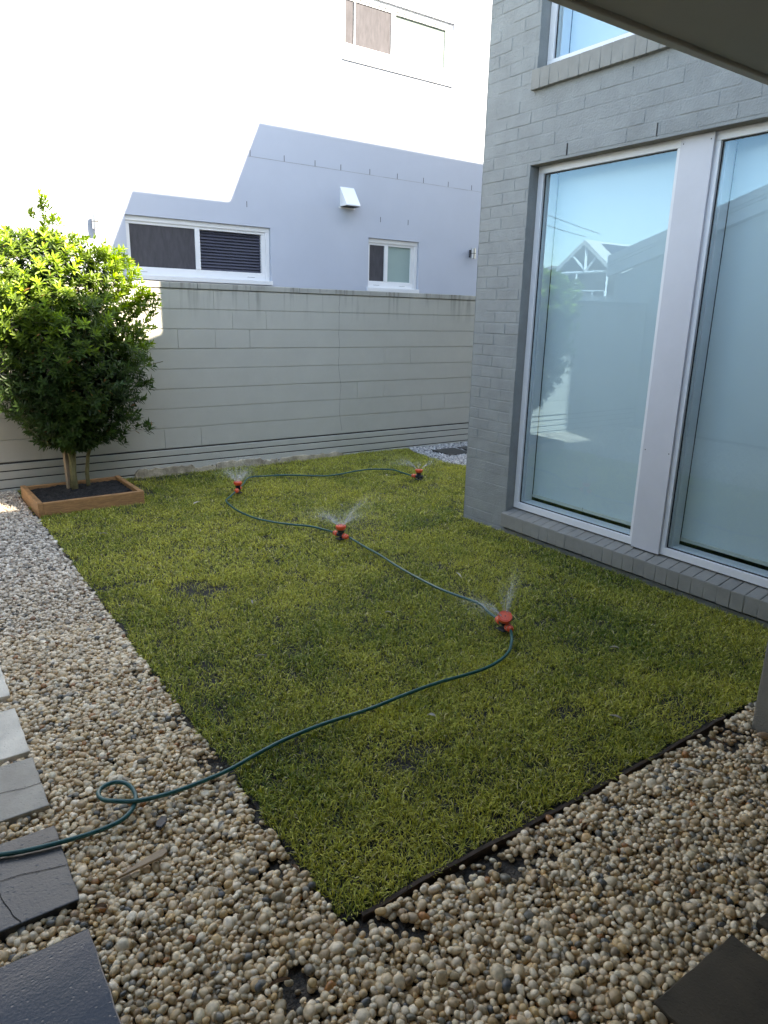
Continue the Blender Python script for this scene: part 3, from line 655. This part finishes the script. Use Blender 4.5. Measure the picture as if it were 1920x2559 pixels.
# ------------------------------------------------------------------ pavers
def paver(x0, x1, y0, y1, m, label, group, top=0.0, tilt=(0, 0), crack=None, rz=0):
    cx, cy = (x0 + x1) / 2, (y0 + y1) / 2; hx, hy = (x1 - x0) / 2, (y1 - y0) / 2
    bm = bmesh.new(); nx, ny = 16, 12; n0 = random.uniform(0, 50)
    bmesh.ops.create_cube(bm, size=1); bmesh.ops.scale(bm, vec=(hx * 2, hy * 2, 0.05), verts=bm.verts)
    bmesh.ops.subdivide_edges(bm, edges=bm.edges, cuts=7, use_grid_fill=True)
    for v in bm.verts:
        e = math.sin(v.co.x * 40 + n0) * math.sin(v.co.y * 34 + n0 * 2)
        v.co.z += 0.0003 * e
        if abs(abs(v.co.x) - hx) < 1e-4: v.co.x += 0.0016 * math.sin(v.co.y * 90 + n0)
        if abs(abs(v.co.y) - hy) < 1e-4: v.co.y += 0.0016 * math.sin(v.co.x * 90 + n0)
    me = bpy.data.meshes.new('stone_paver'); bm.to_mesh(me); bm.free(); me.materials.append(m)
    o = bpy.data.objects.new('stone_paver', me); COL.objects.link(o); o.location = (cx, cy, top - 0.025); o.rotation_euler = (tilt[0], tilt[1], rz)
    b = o.modifiers.new('bevel', 'BEVEL'); b.width = 0.004; b.segments = 2; b.limit_method = 'ANGLE'
    tag(o, label, 'paver', group)
    for cr in (crack or []):
        mb = MB()
        for (p, q) in zip(cr, cr[1:]):
            dv = Vector((q[0] - p[0], q[1] - p[1])); nn = Vector((-dv.y, dv.x)).normalized() * 0.0013
            mb.quad((p[0] - cx - nn.x, p[1] - cy - nn.y, 0.0268), (q[0] - cx - nn.x, q[1] - cy - nn.y, 0.0268), (q[0] - cx + nn.x, q[1] - cy + nn.y, 0.0268), (p[0] - cx + nn.x, p[1] - cy + nn.y, 0.0268))
        mb.build('crack', M['soil'], o)
    return o
GL = 'stepping pavers along the left gravel path'
PX0 = -0.62
paver(PX0, 0.263, 3.235, 3.60, M['paverpale'], 'pale dry paver farthest along the left gravel path', GL)
paver(PX0, 0.263, 2.738, 3.105, M['paverpale'], 'pale pitted paver second from the far end of the left path', GL, tilt=(.006, 0))
def wig(p, q, n=9, a=0.006):
    return [(p[0] + (q[0] - p[0]) * i / n + random.uniform(-a, a), p[1] + (q[1] - p[1]) * i / n + random.uniform(-a, a)) for i in range(n + 1)]
paver(PX0, 0.265, 2.360, 2.690, M['pavergrey'], 'light grey paver with one crack, just beyond the hose', GL, crack=[wig((0.262, 2.50), (-0.2, 2.56))])
paver(PX0, 0.260, 1.872, 2.245, M['pavercharcoal'], 'dark grey cracked paver with the hose lying across it', GL, crack=[wig((0.258, 2.03), (-0.3, 2.16)), wig((0.06, 2.07), (0.10, 1.873), 6), wig((0.258, 2.17), (-0.3, 2.14))])
paver(PX0, 0.257, 1.385, 1.752, M['paverslate'], 'wet blue black paver nearest the camera at lower left', GL)
GR = 'dry brown pavers under the verandah'
paver(1.395, 1.762, 0.36, 0.728, M['paverbrown'], 'dry brown paver nearest the camera at lower right', GR)
paver(1.868, 2.235, 0.34, 0.712, M['paverbrown'], 'dry brown paver at the right edge near the post', GR)
GFp = 'dark pavers past the house corner'
paver(5.66, 6.02, 6.62, 6.98, M['pavercharcoal'], 'dark paver in white gravel just past the brick corner', GFp, rz=0.02)
paver(6.09, 6.45, 6.62, 6.98, M['pavercharcoal'], 'second dark paver past the brick corner, half hidden by the wall', GFp)

# ------------------------------------------------------------------ lawn edging board
mb = MB(); xs = np.linspace(0.93, 2.86, 26)
for i in range(len(xs) - 1):
    j = [0.010 * math.sin(xs[q] * 7) for q in (i, i + 1)]
    t = [-0.014 + 0.006 * math.sin(xs[q] * 5 + 1) + 0.003 * math.sin(xs[q] * 23) for q in (i, i + 1)]
    pts = []
    for q in (0, 1):
        pts += [(xs[i + q], 1.374 + j[q] * .4, -0.06), (xs[i + q], 1.386 + j[q] * .4, -0.06), (xs[i + q], 1.386 + j[q] * .4, t[q]), (xs[i + q], 1.374 + j[q] * .4, t[q] - .003)]
    for f in ((0, 1, 5, 4), (1, 2, 6, 5), (2, 3, 7, 6), (3, 0, 4, 7)): mb.quad(*[pts[q] for q in f])
    if i == 0: mb.quad(*pts[:4])
    if i == len(xs) - 2: mb.quad(*pts[4:])
tag(mb.build('lawn_edging', M['oldtimber'], fix=False), 'dark weathered timber edging board along the front of the lawn', 'edging')

# ------------------------------------------------------------------ pebbles
def ico(sub):
    bm = bmesh.new(); bmesh.ops.create_icosphere(bm, subdivisions=sub, radius=1)
    V = np.array([v.co[:] for v in bm.verts]); F = np.array([[v.index for v in f.verts] for f in bm.faces]); bm.free(); return V, F
def in_poly(x, y, P):
    c = np.zeros(len(x), bool); n = len(P)
    for i in range(n):
        (xa, ya), (xb, yb) = P[i], P[(i + 1) % n]
        cond = ((ya > y) != (yb > y)) & (x < (xb - xa) * (y - ya) / (yb - ya + 1e-12) + xa); c ^= cond
    return c
def hexpts(x0, x1, y0, y1, s):
    xs = np.arange(x0, x1, s); ys = np.arange(y0, y1, s * 0.866)
    X, Y = np.meshgrid(xs, ys); X = X + (np.arange(len(ys)) % 2)[:, None] * s / 2
    X = X.ravel() + rng.uniform(-.33, .33, X.size) * s; Y = Y.ravel() + rng.uniform(-.33, .33, X.size) * s
    return X, Y
PAV = [(PX0, .263, 3.235, 3.60), (PX0, .263, 2.738, 3.105), (PX0, .265, 2.36, 2.69), (PX0, .26, 1.872, 2.245), (PX0, .257, 1.385, 1.752), (1.395, 1.762, .36, .728), (1.868, 2.235, .34, .712), (5.66, 6.02, 6.62, 6.98), (6.09, 6.45, 6.62, 6.98), (2.89, 3.21, .975, 1.295)]
def vnoise(x, y, s, seed):
    r = np.random.default_rng(seed); g = r.random((64, 64)); u, v = x * s + 17, y * s + 17
    i, j = np.floor(u).astype(int), np.floor(v).astype(int); fu, fv = u - i, v - j; fu = fu * fu * (3 - 2 * fu); fv = fv * fv * (3 - 2 * fv)
    G = lambda a, b: g[a % 64, b % 64]
    return (G(i, j) * (1 - fu) + G(i + 1, j) * fu) * (1 - fv) + (G(i, j + 1) * (1 - fu) + G(i + 1, j + 1) * fu) * fv
PAL = np.array([(0.56, 0.48, 0.37), (0.63, 0.57, 0.47), (0.44, 0.35, 0.24), (0.68, 0.64, 0.57), (0.36, 0.32, 0.26), (0.52, 0.40, 0.24), (0.74, 0.71, 0.65), (0.22, 0.22, 0.21), (0.10, 0.11, 0.12), (0.34, 0.17, 0.07), (0.27, 0.20, 0.13)])
PRO = np.array([.22, .19, .13, .13, .08, .07, .08, .04, .022, .013, .025]); PRO = PRO / PRO.sum()
def pebble_field(x0, x1, y0, y1, s, size, sub, zc, far=0.0, thin=1.0):
    X, Y = hexpts(x0, x1, y0, y1, s)
    ok = ~in_poly(X, Y, [(0.865, 1.372)] + [(3.05, 1.372)] + LAWN[2:-1] + [(0.872, 7.31)])
    ok &= ~((X > 0.90) & (X < 2.9) & (Y > 1.362) & (Y < 1.40))
    ok &= ~((X > XH - 0.02) & (Y < YC + 0.01))
    ok &= ~((X > 0.86) & (X < 1.78) & (Y > 6.26) & (Y < 7.03))
    for a, b, c, d in PAV: ok &= ~((X > a + .002) & (X < b - .002) & (Y > c + .002) & (Y < d - .002))
    edge = ((X > 0.78) & (X < 0.9) & (Y > 1.2) & (Y < 3.2)) | ((Y > 1.22) & (Y < 1.36) & (X > .6) & (X < 2.9))
    nn = vnoise(X, Y, 9, 3); bare = (edge & (nn > 0.60))
    ok &= ~(bare & (rng.random(X.size) < 0.75 * thin))
    X, Y = X[ok], Y[ok]; n = len(X)
    Vb, Fb = ico(sub); nv = len(Vb)
    variants = []
    for k_ in range(24):
        dsp = np.ones(nv)
        for q in range(5):
            ax = rng.normal(size=3); ax /= np.linalg.norm(ax); dsp += rng.uniform(-0.10, 0.16) * (Vb @ ax) * np.abs(Vb @ ax) + rng.uniform(-.10, .06) * np.maximum(0, Vb @ ax - .55) * 2
        pw = rng.uniform(0.78, 1.0); Vs = np.sign(Vb) * np.abs(Vb) ** pw
        variants.append(Vs * dsp[:, None])
    variants = np.array(variants)
    vi = rng.integers(0, 24, n); sc = size * np.exp(rng.normal(0, 0.24, n)); el = rng.uniform(0.62, 0.95, n); fl = rng.uniform(0.45, 0.8, n)
    P = variants[vi] * np.stack([sc, sc * el, sc * fl], 1)[:, None, :]
    yaw = rng.uniform(0, 2 * np.pi, n); pi_ = rng.normal(0, 0.35, n); ro = rng.normal(0, 0.35, n)
    cy, sy, cp, sp, cr, sr = np.cos(yaw), np.sin(yaw), np.cos(pi_), np.sin(pi_), np.cos(ro), np.sin(ro)
    Rm = np.empty((n, 3, 3)); Rm[:, 0, 0] = cy * cp; Rm[:, 0, 1] = cy * sp * sr - sy * cr; Rm[:, 0, 2] = cy * sp * cr + sy * sr
    Rm[:, 1, 0] = sy * cp; Rm[:, 1, 1] = sy * sp * sr + cy * cr; Rm[:, 1, 2] = sy * sp * cr - cy * sr; Rm[:, 2, 0] = -sp; Rm[:, 2, 1] = cp * sr; Rm[:, 2, 2] = cp * cr
    P = np.einsum('nij,nvj->nvi', Rm, P)
    Z = zc + rng.uniform(-0.006, 0.006, n) + 0.010 * (vnoise(X, Y, 3, 5) - .5)
    P += np.stack([X, Y, Z], 1)[:, None, :]
    ci = rng.choice(len(PAL), n, p=PRO); C = PAL[ci] * np.array([1.15, 0.99, 0.755]) * rng.uniform(0.78, 1.18, (n, 1)) * rng.uniform(0.985, 1.015, (n, 3))
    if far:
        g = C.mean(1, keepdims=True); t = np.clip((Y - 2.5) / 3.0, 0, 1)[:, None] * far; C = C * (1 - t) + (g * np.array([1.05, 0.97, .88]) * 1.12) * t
    C = np.repeat(C[:, None, :], nv, 1).reshape(-1, 3)
    F = (Fb[None] + (np.arange(n) * nv)[:, None, None]).reshape(-1, 3)
    return P.reshape(-1, 3), F, C
VV, FF, CC = [], [], []; off = 0
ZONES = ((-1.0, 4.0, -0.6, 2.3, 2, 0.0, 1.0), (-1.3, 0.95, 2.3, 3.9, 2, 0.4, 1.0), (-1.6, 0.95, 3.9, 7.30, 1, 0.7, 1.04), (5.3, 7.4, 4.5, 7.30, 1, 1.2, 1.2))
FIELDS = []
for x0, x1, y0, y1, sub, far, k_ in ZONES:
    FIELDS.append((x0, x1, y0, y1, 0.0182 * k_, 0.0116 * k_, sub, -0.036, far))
    FIELDS.append((x0, x1, y0, y1, 0.0212 * k_, 0.0123 * k_, sub, -0.021, far))
for args in FIELDS:
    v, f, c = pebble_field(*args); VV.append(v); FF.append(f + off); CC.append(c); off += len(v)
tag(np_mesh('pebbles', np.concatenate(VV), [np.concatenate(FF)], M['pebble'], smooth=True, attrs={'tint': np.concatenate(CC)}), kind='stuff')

# ------------------------------------------------------------------ grass
SOILS = [(1.40, 4.10, .16, .10, .8), (1.52, 3.98, .12, .07, .9), (1.53, 1.92, .17, .08, .7), (3.15, 4.70, .16, .10, .5), (4.16, 5.58, .10, .12, .6), (1.86, 6.72, .12, .25, .75), (2.78, 4.02, .14, .07, .5), (2.05, 4.02, .05, .05, .6), (2.28, 1.80, .10, .06, .6), (3.2, 2.3, .2, .12, .4), (2.6, 3.6, .12, .06, .4), (4.45, 5.5, .14, .07, .5), (2.2, 7.2, .35, .10, .6), (3.5, 7.24, .25, .08, .7), (0.95, 2.75, .03, .03, .4)]
def grass_field(y0, y1, dens, wid, hscale):
    n = int((5.5 - 0.86) * (y1 - y0) * dens); X = rng.uniform(0.86, 5.5, n); Y = rng.uniform(y0, y1, n)
    ex = 0.035 * (vnoise(X, Y, 9, 4) - .5) + 0.02 * (vnoise(X, Y, 40, 9) - .5)
    ok = in_poly(X + ex, Y + ex, LAWN)
    ok &= ~((X > 0.87) & (X < 1.775) & (Y > 6.262) & (Y < 7.02)); ok &= ~((X > XH - 0.03) & (Y < YC + .01))
    keep = np.ones(n)
    for sx, sy, rx, ry, a in SOILS:
        d = ((X - sx) / rx) ** 2 + ((Y - sy) / ry) ** 2 + 1.1 * (vnoise(X, Y, 16, 21) - .5); keep *= 1 - a * np.clip(1.5 - d, 0, 1)
    seam = np.abs(((Y + 0.02 * (vnoise(X, Y, 3, 41) - .5) * 2) / 0.46) % 1 - 0.5) * 0.46; brick_ = np.abs(((X + 0.9 * (np.floor(Y / 0.46) % 2)) / 1.7) % 1 - 0.5) * 1.7
    keep *= 1 - 0.55 * np.exp(-(np.minimum(seam, brick_) / 0.013) ** 2) * (vnoise(X, Y, 4, 44) > 0.42)
    keep *= np.clip(0.35 + 1.3 * vnoise(X, Y, 11, 2), 0.25, 1)
    ok &= rng.random(n) < keep
    X, Y = X[ok], Y[ok]; n = len(X)
    L = rng.uniform(0.016, 0.040, n) * hscale * (0.55 + 0.5 * vnoise(X, Y, 6, 6) + 0.45 * vnoise(X, Y, 27, 31)); w = wid * rng.uniform(0.7, 1.3, n)
    az = rng.uniform(0, 2 * np.pi, n); lean = np.clip(rng.normal(1.0, 0.35, n), 0.05, 1.5)
    dx, dy = np.cos(az), np.sin(az); wx, wy = -dy, dx
    tw = rng.normal(0, 0.6, n)
    B = np.stack([X, Y, np.full(n, -0.032) + rng.uniform(0, .01, n)], 1)
    l1 = lean * 0.6; l2 = np.clip(lean * 1.25, 0, 1.65)
    mid = B + np.stack([dx * np.sin(l1), dy * np.sin(l1), np.cos(l1)], 1) * (L * 0.5)[:, None]
    tip = mid + np.stack([dx * np.sin(l2), dy * np.sin(l2), np.cos(l2)], 1) * (L * 0.5)[:, None]
    wv = np.stack([wx * np.cos(tw), wy * np.cos(tw), np.sin(tw)], 1) * (w / 2)[:, None]
    V = np.stack([B - wv * .8, B + wv * .8, mid + wv, mid - wv, tip], 1)
    i0 = (np.arange(n) * 5)[:, None]
    Q = i0 + np.array([0, 1, 2, 3]); T3 = i0 + np.array([3, 2, 4])
    t = np.clip(0.15 + 0.95 * vnoise(X, Y, 1.3, 12) * 0.75 + 0.5 * (vnoise(X, Y, 4.5, 15) - .4) + rng.normal(0, 0.28, n) + 0.12 * np.clip((Y - 3) / 3, 0, 1), 0, 1)[:, None]
    g0 = np.array((0.105, 0.168, 0.016)); g1 = np.array((0.57, 0.53, 0.095)); C = g0 * (1 - t) + g1 * t
    straw = rng.random(n) < 0.04; C[straw] = np.array((0.60, 0.52, 0.27)) * rng.uniform(.7, 1.2, (straw.sum(), 1))
    dk = rng.random(n) < 0.12; C[dk] *= 0.6
    C *= rng.uniform(0.8, 1.2, (n, 1))
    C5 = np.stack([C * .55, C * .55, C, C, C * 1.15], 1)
    return V.reshape(-1, 3), Q, T3, C5.reshape(-1, 3)
VV, Q4, T3s, CC = [], [], [], []; off = 0
for args in ((1.38, 2.6, 30000, 0.0036, 1.0), (2.6, 4.2, 20000, 0.0041, 1.0), (4.2, 7.32, 13000, 0.0050, 1.0)):
    v, q, t3, c = grass_field(*args); VV.append(v); Q4.append(q + off); T3s.append(t3 + off); CC.append(c); off += len(v)
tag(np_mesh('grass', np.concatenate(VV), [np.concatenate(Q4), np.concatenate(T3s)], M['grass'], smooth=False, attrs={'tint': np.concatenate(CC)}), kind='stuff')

# ------------------------------------------------------------------ hoses
def smooth_path(pts, n=8):
    P = [Vector(p) for p in pts]; out = []
    for i in range(len(P) - 1):
        p0, p1, p2, p3 = P[max(i - 1, 0)], P[i], P[i + 1], P[min(i + 2, len(P) - 1)]
        for k_ in range(n):
            t = k_ / n; out.append(0.5 * ((2 * p1) + (p2 - p0) * t + (2 * p0 - 5 * p1 + 4 * p2 - p3) * t * t + (3 * p1 - p0 - 3 * p2 + p3) * t ** 3))
    return out + [P[-1]]
def hose(pts, label):
    mb = MB(); mb.tube(smooth_path(pts), 0.0082, 10); o = mb.build('garden_hose', M['hose'], smooth=True); tag(o, label, 'hose', 'green hose linking the sprinklers'); return o
hA = [(-0.75, 2.40), (-0.3, 2.33), (0.017, 2.211), (0.09, 2.177), (0.165, 2.151), (0.257, 2.132), (0.354, 2.12), (0.436, 2.126), (0.482, 2.151), (0.515, 2.197), (0.524, 2.245), (0.513, 2.292), (0.48, 2.319), (0.439, 2.315), (0.414, 2.287), (0.416, 2.244), (0.451, 2.21), (0.521, 2.179), (0.632, 2.169), (0.772, 2.176), (0.865, 2.182), (0.992, 2.21), (1.126, 2.237), (1.305, 2.249), (1.533, 2.242), (1.744, 2.255), (1.934, 2.257), (2.095, 2.243), (2.247, 2.245), (2.402, 2.291), (2.52, 2.375), (2.60, 2.462)]
zA = [.012] * 8 + [.013, .015, .02, .026, .03, .032, .033, .034, .034, .026, .018, .014, .018] + [.022] * 10 + [.034]
zA = (zA + [.022] * 40)[:len(hA)]; zA[-1] = .036
hose([(x, y, z) for (x, y), z in zip(hA, zA)], 'long green hose with a loop on the gravel, running to the nearest sprinkler')
def lay(L, z0=0.024): return [(x, y, 0.036 if i in (0, len(L) - 1) else z0 + random.uniform(-.003, .003)) for i, (x, y) in enumerate(L)]
hose(lay([(2.648, 2.625), (2.69, 2.74), (2.725, 2.85), (2.698, 2.99), (2.673, 3.164), (2.671, 3.401), (2.686, 3.628), (2.713, 3.891), (2.725, 4.088), (2.731, 4.237), (2.722, 4.305)]), 'green hose from the nearest sprinkler to the one in mid lawn')
hose(lay([(2.688, 4.485), (2.682, 4.623), (2.625, 4.744), (2.522, 4.864), (2.429, 5.01), (2.345, 5.183), (2.322, 5.459), (2.333, 5.663), (2.367, 5.827), (2.472, 5.96), (2.538, 6.03)]), 'green hose curving from the mid lawn sprinkler to the one near the shrub')
hose(lay([(2.66, 6.185), (2.78, 6.37), (2.87, 6.51), (2.96, 6.585), (3.088, 6.565), (3.317, 6.489), (3.549, 6.31), (3.73, 6.235), (4.055, 6.289), (4.24, 6.295), (4.43, 6.16), (4.455, 5.989), (4.425, 5.775)]), 'green hose along the back lawn to the sprinkler near the brick corner')

# ------------------------------------------------------------------ sprinklers
def sprinkler(x, y, dx, dy, tilt, label, spray, end=False):
    t = empty('lawn_sprinkler', (x, y, 0.0)); t.scale = (1.12, 1.12, 1.08); tag(t, label, 'sprinkler', 'orange lawn sprinklers')
    D = Vector((dx, dy, 0)).normalized(); ang = math.atan2(D.y, D.x)
    RX = Matrix.Rotation(ang, 4, 'Z') @ Matrix.Rotation(math.pi / 2, 4, 'Y')          # local z -> along the hose
    zc = 0.036
    mb = MB(); mb.lathe([(0.013, -0.030), (0.015, -0.028), (0.015, 0.028), (0.013, 0.030)], Matrix.Translation((0, 0, zc)) @ RX, 18)
    T = Matrix.Translation((0, 0, zc)) @ Matrix.Rotation(tilt[0], 4, 'X') @ Matrix.Rotation(tilt[1], 4, 'Y')
    mb.lathe([(0.017, 0.0), (0.019, 0.008), (0.018, 0.022), (0.023, 0.026), (0.023, 0.034), (0.027, 0.040)], T, 20)
    mb.box(-0.028, 0.028, -0.028, 0.028, zc - 0.030, zc - 0.024); mb.lathe([(0.010, -0.025), (0.010, 0.0)], Matrix.Translation((0, 0, zc)), 12)
    for q in range(4): mb.box(0.016, 0.024, -0.003, 0.003, 0.004, 0.032, T @ Matrix.Rotation(q * math.pi / 2 + .4, 4, 'Z'))
    if end: mb.lathe([(0.017, 0.030), (0.018, 0.034), (0.018, 0.044), (0.014, 0.048)], Matrix.Translation((0, 0, zc)) @ RX, 18)
    mb.build('body', M['navy'], t, smooth=False, bevel=0.0012)
    mb = MB()
    mb.lathe([(0.026, 0.040), (0.030, 0.043), (0.0345, 0.052), (0.0355, 0.056), (0.0355, 0.066), (0.034, 0.0685), (0.031, 0.0685), (0.0300, 0.0665), (0.0285, 0.0665), (0.0275, 0.069), (0.024, 0.0695), (0.023, 0.068), (0.012, 0.0688), (0.004, 0.0690)], T, 36)
    hd = mb.build('head', M['orange'], t, smooth=False)
    mb = MB()
    for q in range(1): mb.lathe([(0.0032, 0.0692), (0.0032, 0.0698)], T, 10)
    for q in range(10):
        an = q * 0.628; mb.lathe([(0.0011, 0.0690), (0.0011, 0.0696)], T @ Matrix.Translation((0.0175 * math.cos(an), 0.0175 * math.sin(an), 0.0)), 6)
    mb.build('nozzle_hole', M['dark'], hd)
    for s in ((-1,) if end else (-1, 1)):
        RS = Matrix.Translation((0, 0, zc)) @ (RX if s > 0 else RX @ Matrix.Rotation(math.pi, 4, 'X'))
        mb = MB(); mb.lathe([(0.016, 0.029), (0.0185, 0.031), (0.0185, 0.046), (0.0165, 0.048), (0.0165, 0.051), (0.018, 0.053), (0.018, 0.062), (0.014, 0.068), (0.0115, 0.072)], RS, 20)
        for q in range(10):
            an = q * 0.628; mb.box(0.0178, 0.0196, -0.0022, 0.0022, 0.033, 0.045, RS @ Matrix.Rotation(an, 4, 'Z'))
        mb.build('connector', M['orange'], t, smooth=False, bevel=0.0008)
        mb = MB(); mb.lathe([(0.0178, 0.0485), (0.0178, 0.0505)], RS, 18); mb.build('seal_ring', mat('pale_grey_plastic', (0.45, 0.43, 0.42), 0.5), t)
    # water: thin arcs breaking into drops
    V, F = [], []; base = 0; vb, fb = ico(1); oc = T @ Vector((0, 0, 0.069)); r2 = random.Random(len(label))
    spray = list(spray) + [(az, el - 6, v0 * 1.25, max(2, nst // 3), spread * 1.6, tmax * 1.5) for (az, el, v0, nst, spread, tmax) in spray]
    for (az, el, v0, nst, spread, tmax) in spray:
        for s in range(nst):
            a = math.radians(az + r2.gauss(0, spread)); e = math.radians(el + r2.gauss(0, 4)); sp = v0 * r2.uniform(0.85, 1.08)
            vx, vy, vz = sp * math.cos(e) * math.cos(a), sp * math.cos(e) * math.sin(a), sp * math.sin(e)
            tt = 0.0; ox, oy = 0.018 * math.cos(a), 0.018 * math.sin(a)
            def pos(u): return np.array((oc.x + ox + vx * u, oc.y + oy + vy * u, oc.z + vz * u - 4.9 * u * u))
            tcont = tmax * r2.uniform(0.16, 0.30)
            # continuous thin thread near the head
            n = 7; w = 0.0006
            pts = [pos(tcont * i / n) for i in range(n + 1)]
            sd_ = np.array((-math.sin(a), math.cos(a), 0.0))
            for i in range(n):
                w0, w1 = w * (1 + i / n), w * (1 + (i + 1) / n); up = np.array((0, 0, 1.0))
                ring = lambda p, ww: [p - sd_ * ww, p + up * ww, p + sd_ * ww, p - up * ww]
                A, B = ring(pts[i], w0), ring(pts[i + 1], w1); V += A + B
                for q in range(4): F.append((base + q, base + (q + 1) % 4, base + 4 + (q + 1) % 4)); F.append((base + q, base + 4 + (q + 1) % 4, base + 4 + q))
                base += 8
            tt = tcont
            while tt < tmax:
                p = pos(tt) + np.array((r2.gauss(0, .004), r2.gauss(0, .004), r2.gauss(0, .004))) * (1 + 4 * tt / tmax)
                if p[2] < 0.01: break
                if r2.random() < 1.0 - 0.55 * tt / tmax:
                    rr_ = r2.uniform(0.0004, 0.0011); vel = np.array((vx, vy, vz - 9.8 * tt)); vel /= np.linalg.norm(vel)
                    q = vb * rr_; q = q + np.outer(q @ vel, vel) * 2.2
                    V += list(q + p); F += [tuple(base + z for z in f) for f in fb]; base += len(vb)
                tt += tmax * r2.uniform(0.006, 0.016)
    w_ = np_mesh('water_spray', np.array(V), [np.array(F)], M['water'], t, smooth=True); w_['kind'] = 'stuff'
    return t
sprinkler(2.625, 2.54, 0.25, 0.97, (0.40, -0.34), 'orange sprinkler nearest the camera, spraying over its hose', [(128, 35, 1.6, 16, 9, .16), (150, 38, 1.5, 8, 8, .14), (30, 66, 1.9, 16, 8, .22), (60, 60, 1.7, 6, 12, .2)])
sprinkler(2.697, 4.39, -0.18, 1.0, (0.0, 0.0), 'orange sprinkler in mid lawn with a connector on each side', [(a, 52, 1.55, 6, 10, .16) for a in range(0, 360, 36)] + [(-25, 66, 2.0, 16, 6, .25), (130, 40, 1.7, 10, 8, .20)])
sprinkler(2.600, 6.10, 0.62, 0.80, (0.0, 0.0), 'orange sprinkler near the shrub, at the bend of the hose', [(a, 62, 1.45, 7, 12, .15) for a in range(0, 360, 36)] + [(a, 68, 2.3, 4, 20, .32) for a in range(0, 360, 60)])
sprinkler(4.455, 5.70, 0.38, -0.90, (0.0, 0.05), 'orange sprinkler at the end of the hose near the brick corner', [(-35, 52, 1.7, 12, 8, .17), (145, 48, 1.8, 14, 8, .20), (150, 42, 2.1, 8, 10, .30), (60, 60, 1.2, 6, 20, .12)], end=True)

# ------------------------------------------------------------------ small things
def leaf_thing(x, y, z, L, w, rz, m, label, name='fallen_leaf'):
    bm = bmesh.new(); n = 8; rows = []
    for i in range(n + 1):
        t = i / n; ww = w * math.sin(math.pi * (t ** 0.8)) * .5 + .0004
        rows.append([bm.verts.new((L * (t - .5), s * ww, 0.006 * math.sin(3.1 * t) + abs(s) * 0.006)) for s in (-1, 0, 1)])
    for i in range(n):
        for j in (0, 1): bm.faces.new((rows[i][j], rows[i][j + 1], rows[i + 1][j + 1], rows[i + 1][j]))
    me = bpy.data.meshes.new(name); bm.to_mesh(me); bm.free(); me.materials.append(m)
    o = bpy.data.objects.new(name, me); COL.objects.link(o); o.location = (x, y, z); o.rotation_euler = (random.uniform(-.2, .2), random.uniform(-.2, .2), rz)
    sm = o.modifiers.new('solid', 'SOLIDIFY'); sm.thickness = 0.0006
    tag(o, label, 'leaf', 'dry leaves on the lawn'); return o
leaf_thing(2.107, 5.86, 0.026, 0.085, 0.036, 0.5, M['deadleaf'], 'large pale dry leaf on the lawn between the shrub and its nearest sprinkler')
leaf_thing(4.20, 5.93, 0.030, 0.05, 0.026, 1.2, M['deadleaf'], 'small cream dry leaf beside the farthest hose end')
leaf_thing(1.72, 2.05, 0.022, 0.035, 0.018, 2.2, M['deadleaf'], 'small dry leaf on the lawn in front of the long hose')
r3 = random.Random(21)
M['litter'] = mat('brown_leaf_litter', (0.20, 0.11, 0.055), 0.7, 0.4, 60)
for i, (x, y) in enumerate([(0.72, 1.93), (0.84, 1.62), (0.62, 1.30), (1.12, 1.22), (0.98, 1.02), (1.75, 1.25), (2.35, 1.22), (2.62, 1.28), (0.78, 2.42), (0.70, 3.05), (0.30, 1.80)]):
    o = leaf_thing(x, y, 0.002, r3.uniform(0.035, 0.07), r3.uniform(0.008, 0.02), r3.uniform(0, 6), M['litter'] if i % 3 else M['deadleaf'], 'small brown dry leaf scrap lying on the gravel near the lawn edge', 'leaf_scrap')
    o['group'] = 'dry leaf scraps on the gravel'
for i, (x, y) in enumerate([(1.35, 2.95), (2.2, 3.05), (1.6, 3.6), (2.95, 3.3), (1.85, 5.1), (3.2, 5.2), (2.95, 2.05), (1.2, 5.4), (2.4, 1.62)]):
    o = leaf_thing(x, y, 0.012, r3.uniform(0.04, 0.075), r3.uniform(0.005, 0.012), r3.uniform(0, 6), M['deadleaf'], 'thin straw coloured grass clipping lying on the lawn', 'grass_clipping')
    o['group'] = 'dry clippings on the lawn'
mb = MB(); mb.prism([(-0.085, -0.003), (0.07, -0.014), (0.09, -0.006), (0.092, 0.012), (0.06, 0.015)], 'z', -0.004, 0.006)
o = mb.build('timber_splinter', M['chip'], bevel=0.002); o.location = (0.44, 1.90, 0.004); o.rotation_euler = (0.1, -0.06, 0.10); tag(o, 'pointed pale timber splinter lying on the gravel by the cracked paver', 'wood chip')
mb = MB(); mb.prism([(-0.035, -0.012), (0.0, -0.016), (0.035, -0.006), (0.03, 0.013), (-0.01, 0.016), (-0.036, 0.008)], 'z', -0.004, 0.010)
o = mb.build('plastic_scrap', M['blackplastic'], bevel=0.003); o.location = (0.557, 2.05, 0.004); o.rotation_euler = (0.25, 0.2, 0.9); tag(o, 'shiny black plastic scrap on the gravel in front of the hose loop', 'scrap')
vb, fb = ico(3)
def stone(x, y, z, s, rz, m, label):
    v = vb * np.array(s) * (1 + 0.06 * np.sin(vb[:, :1] * 3 + x)); o = np_mesh('loose_stone', v, [fb], m, smooth=True); o.location = (x, y, z); o.rotation_euler = (0.05, 0.1, rz); tag(o, label, 'stone')
stone(2.83, 1.185, 0.008, (0.042, 0.018, 0.013), -0.7, M['brownstone'], 'long brown stone resting at the foot of the grey post')
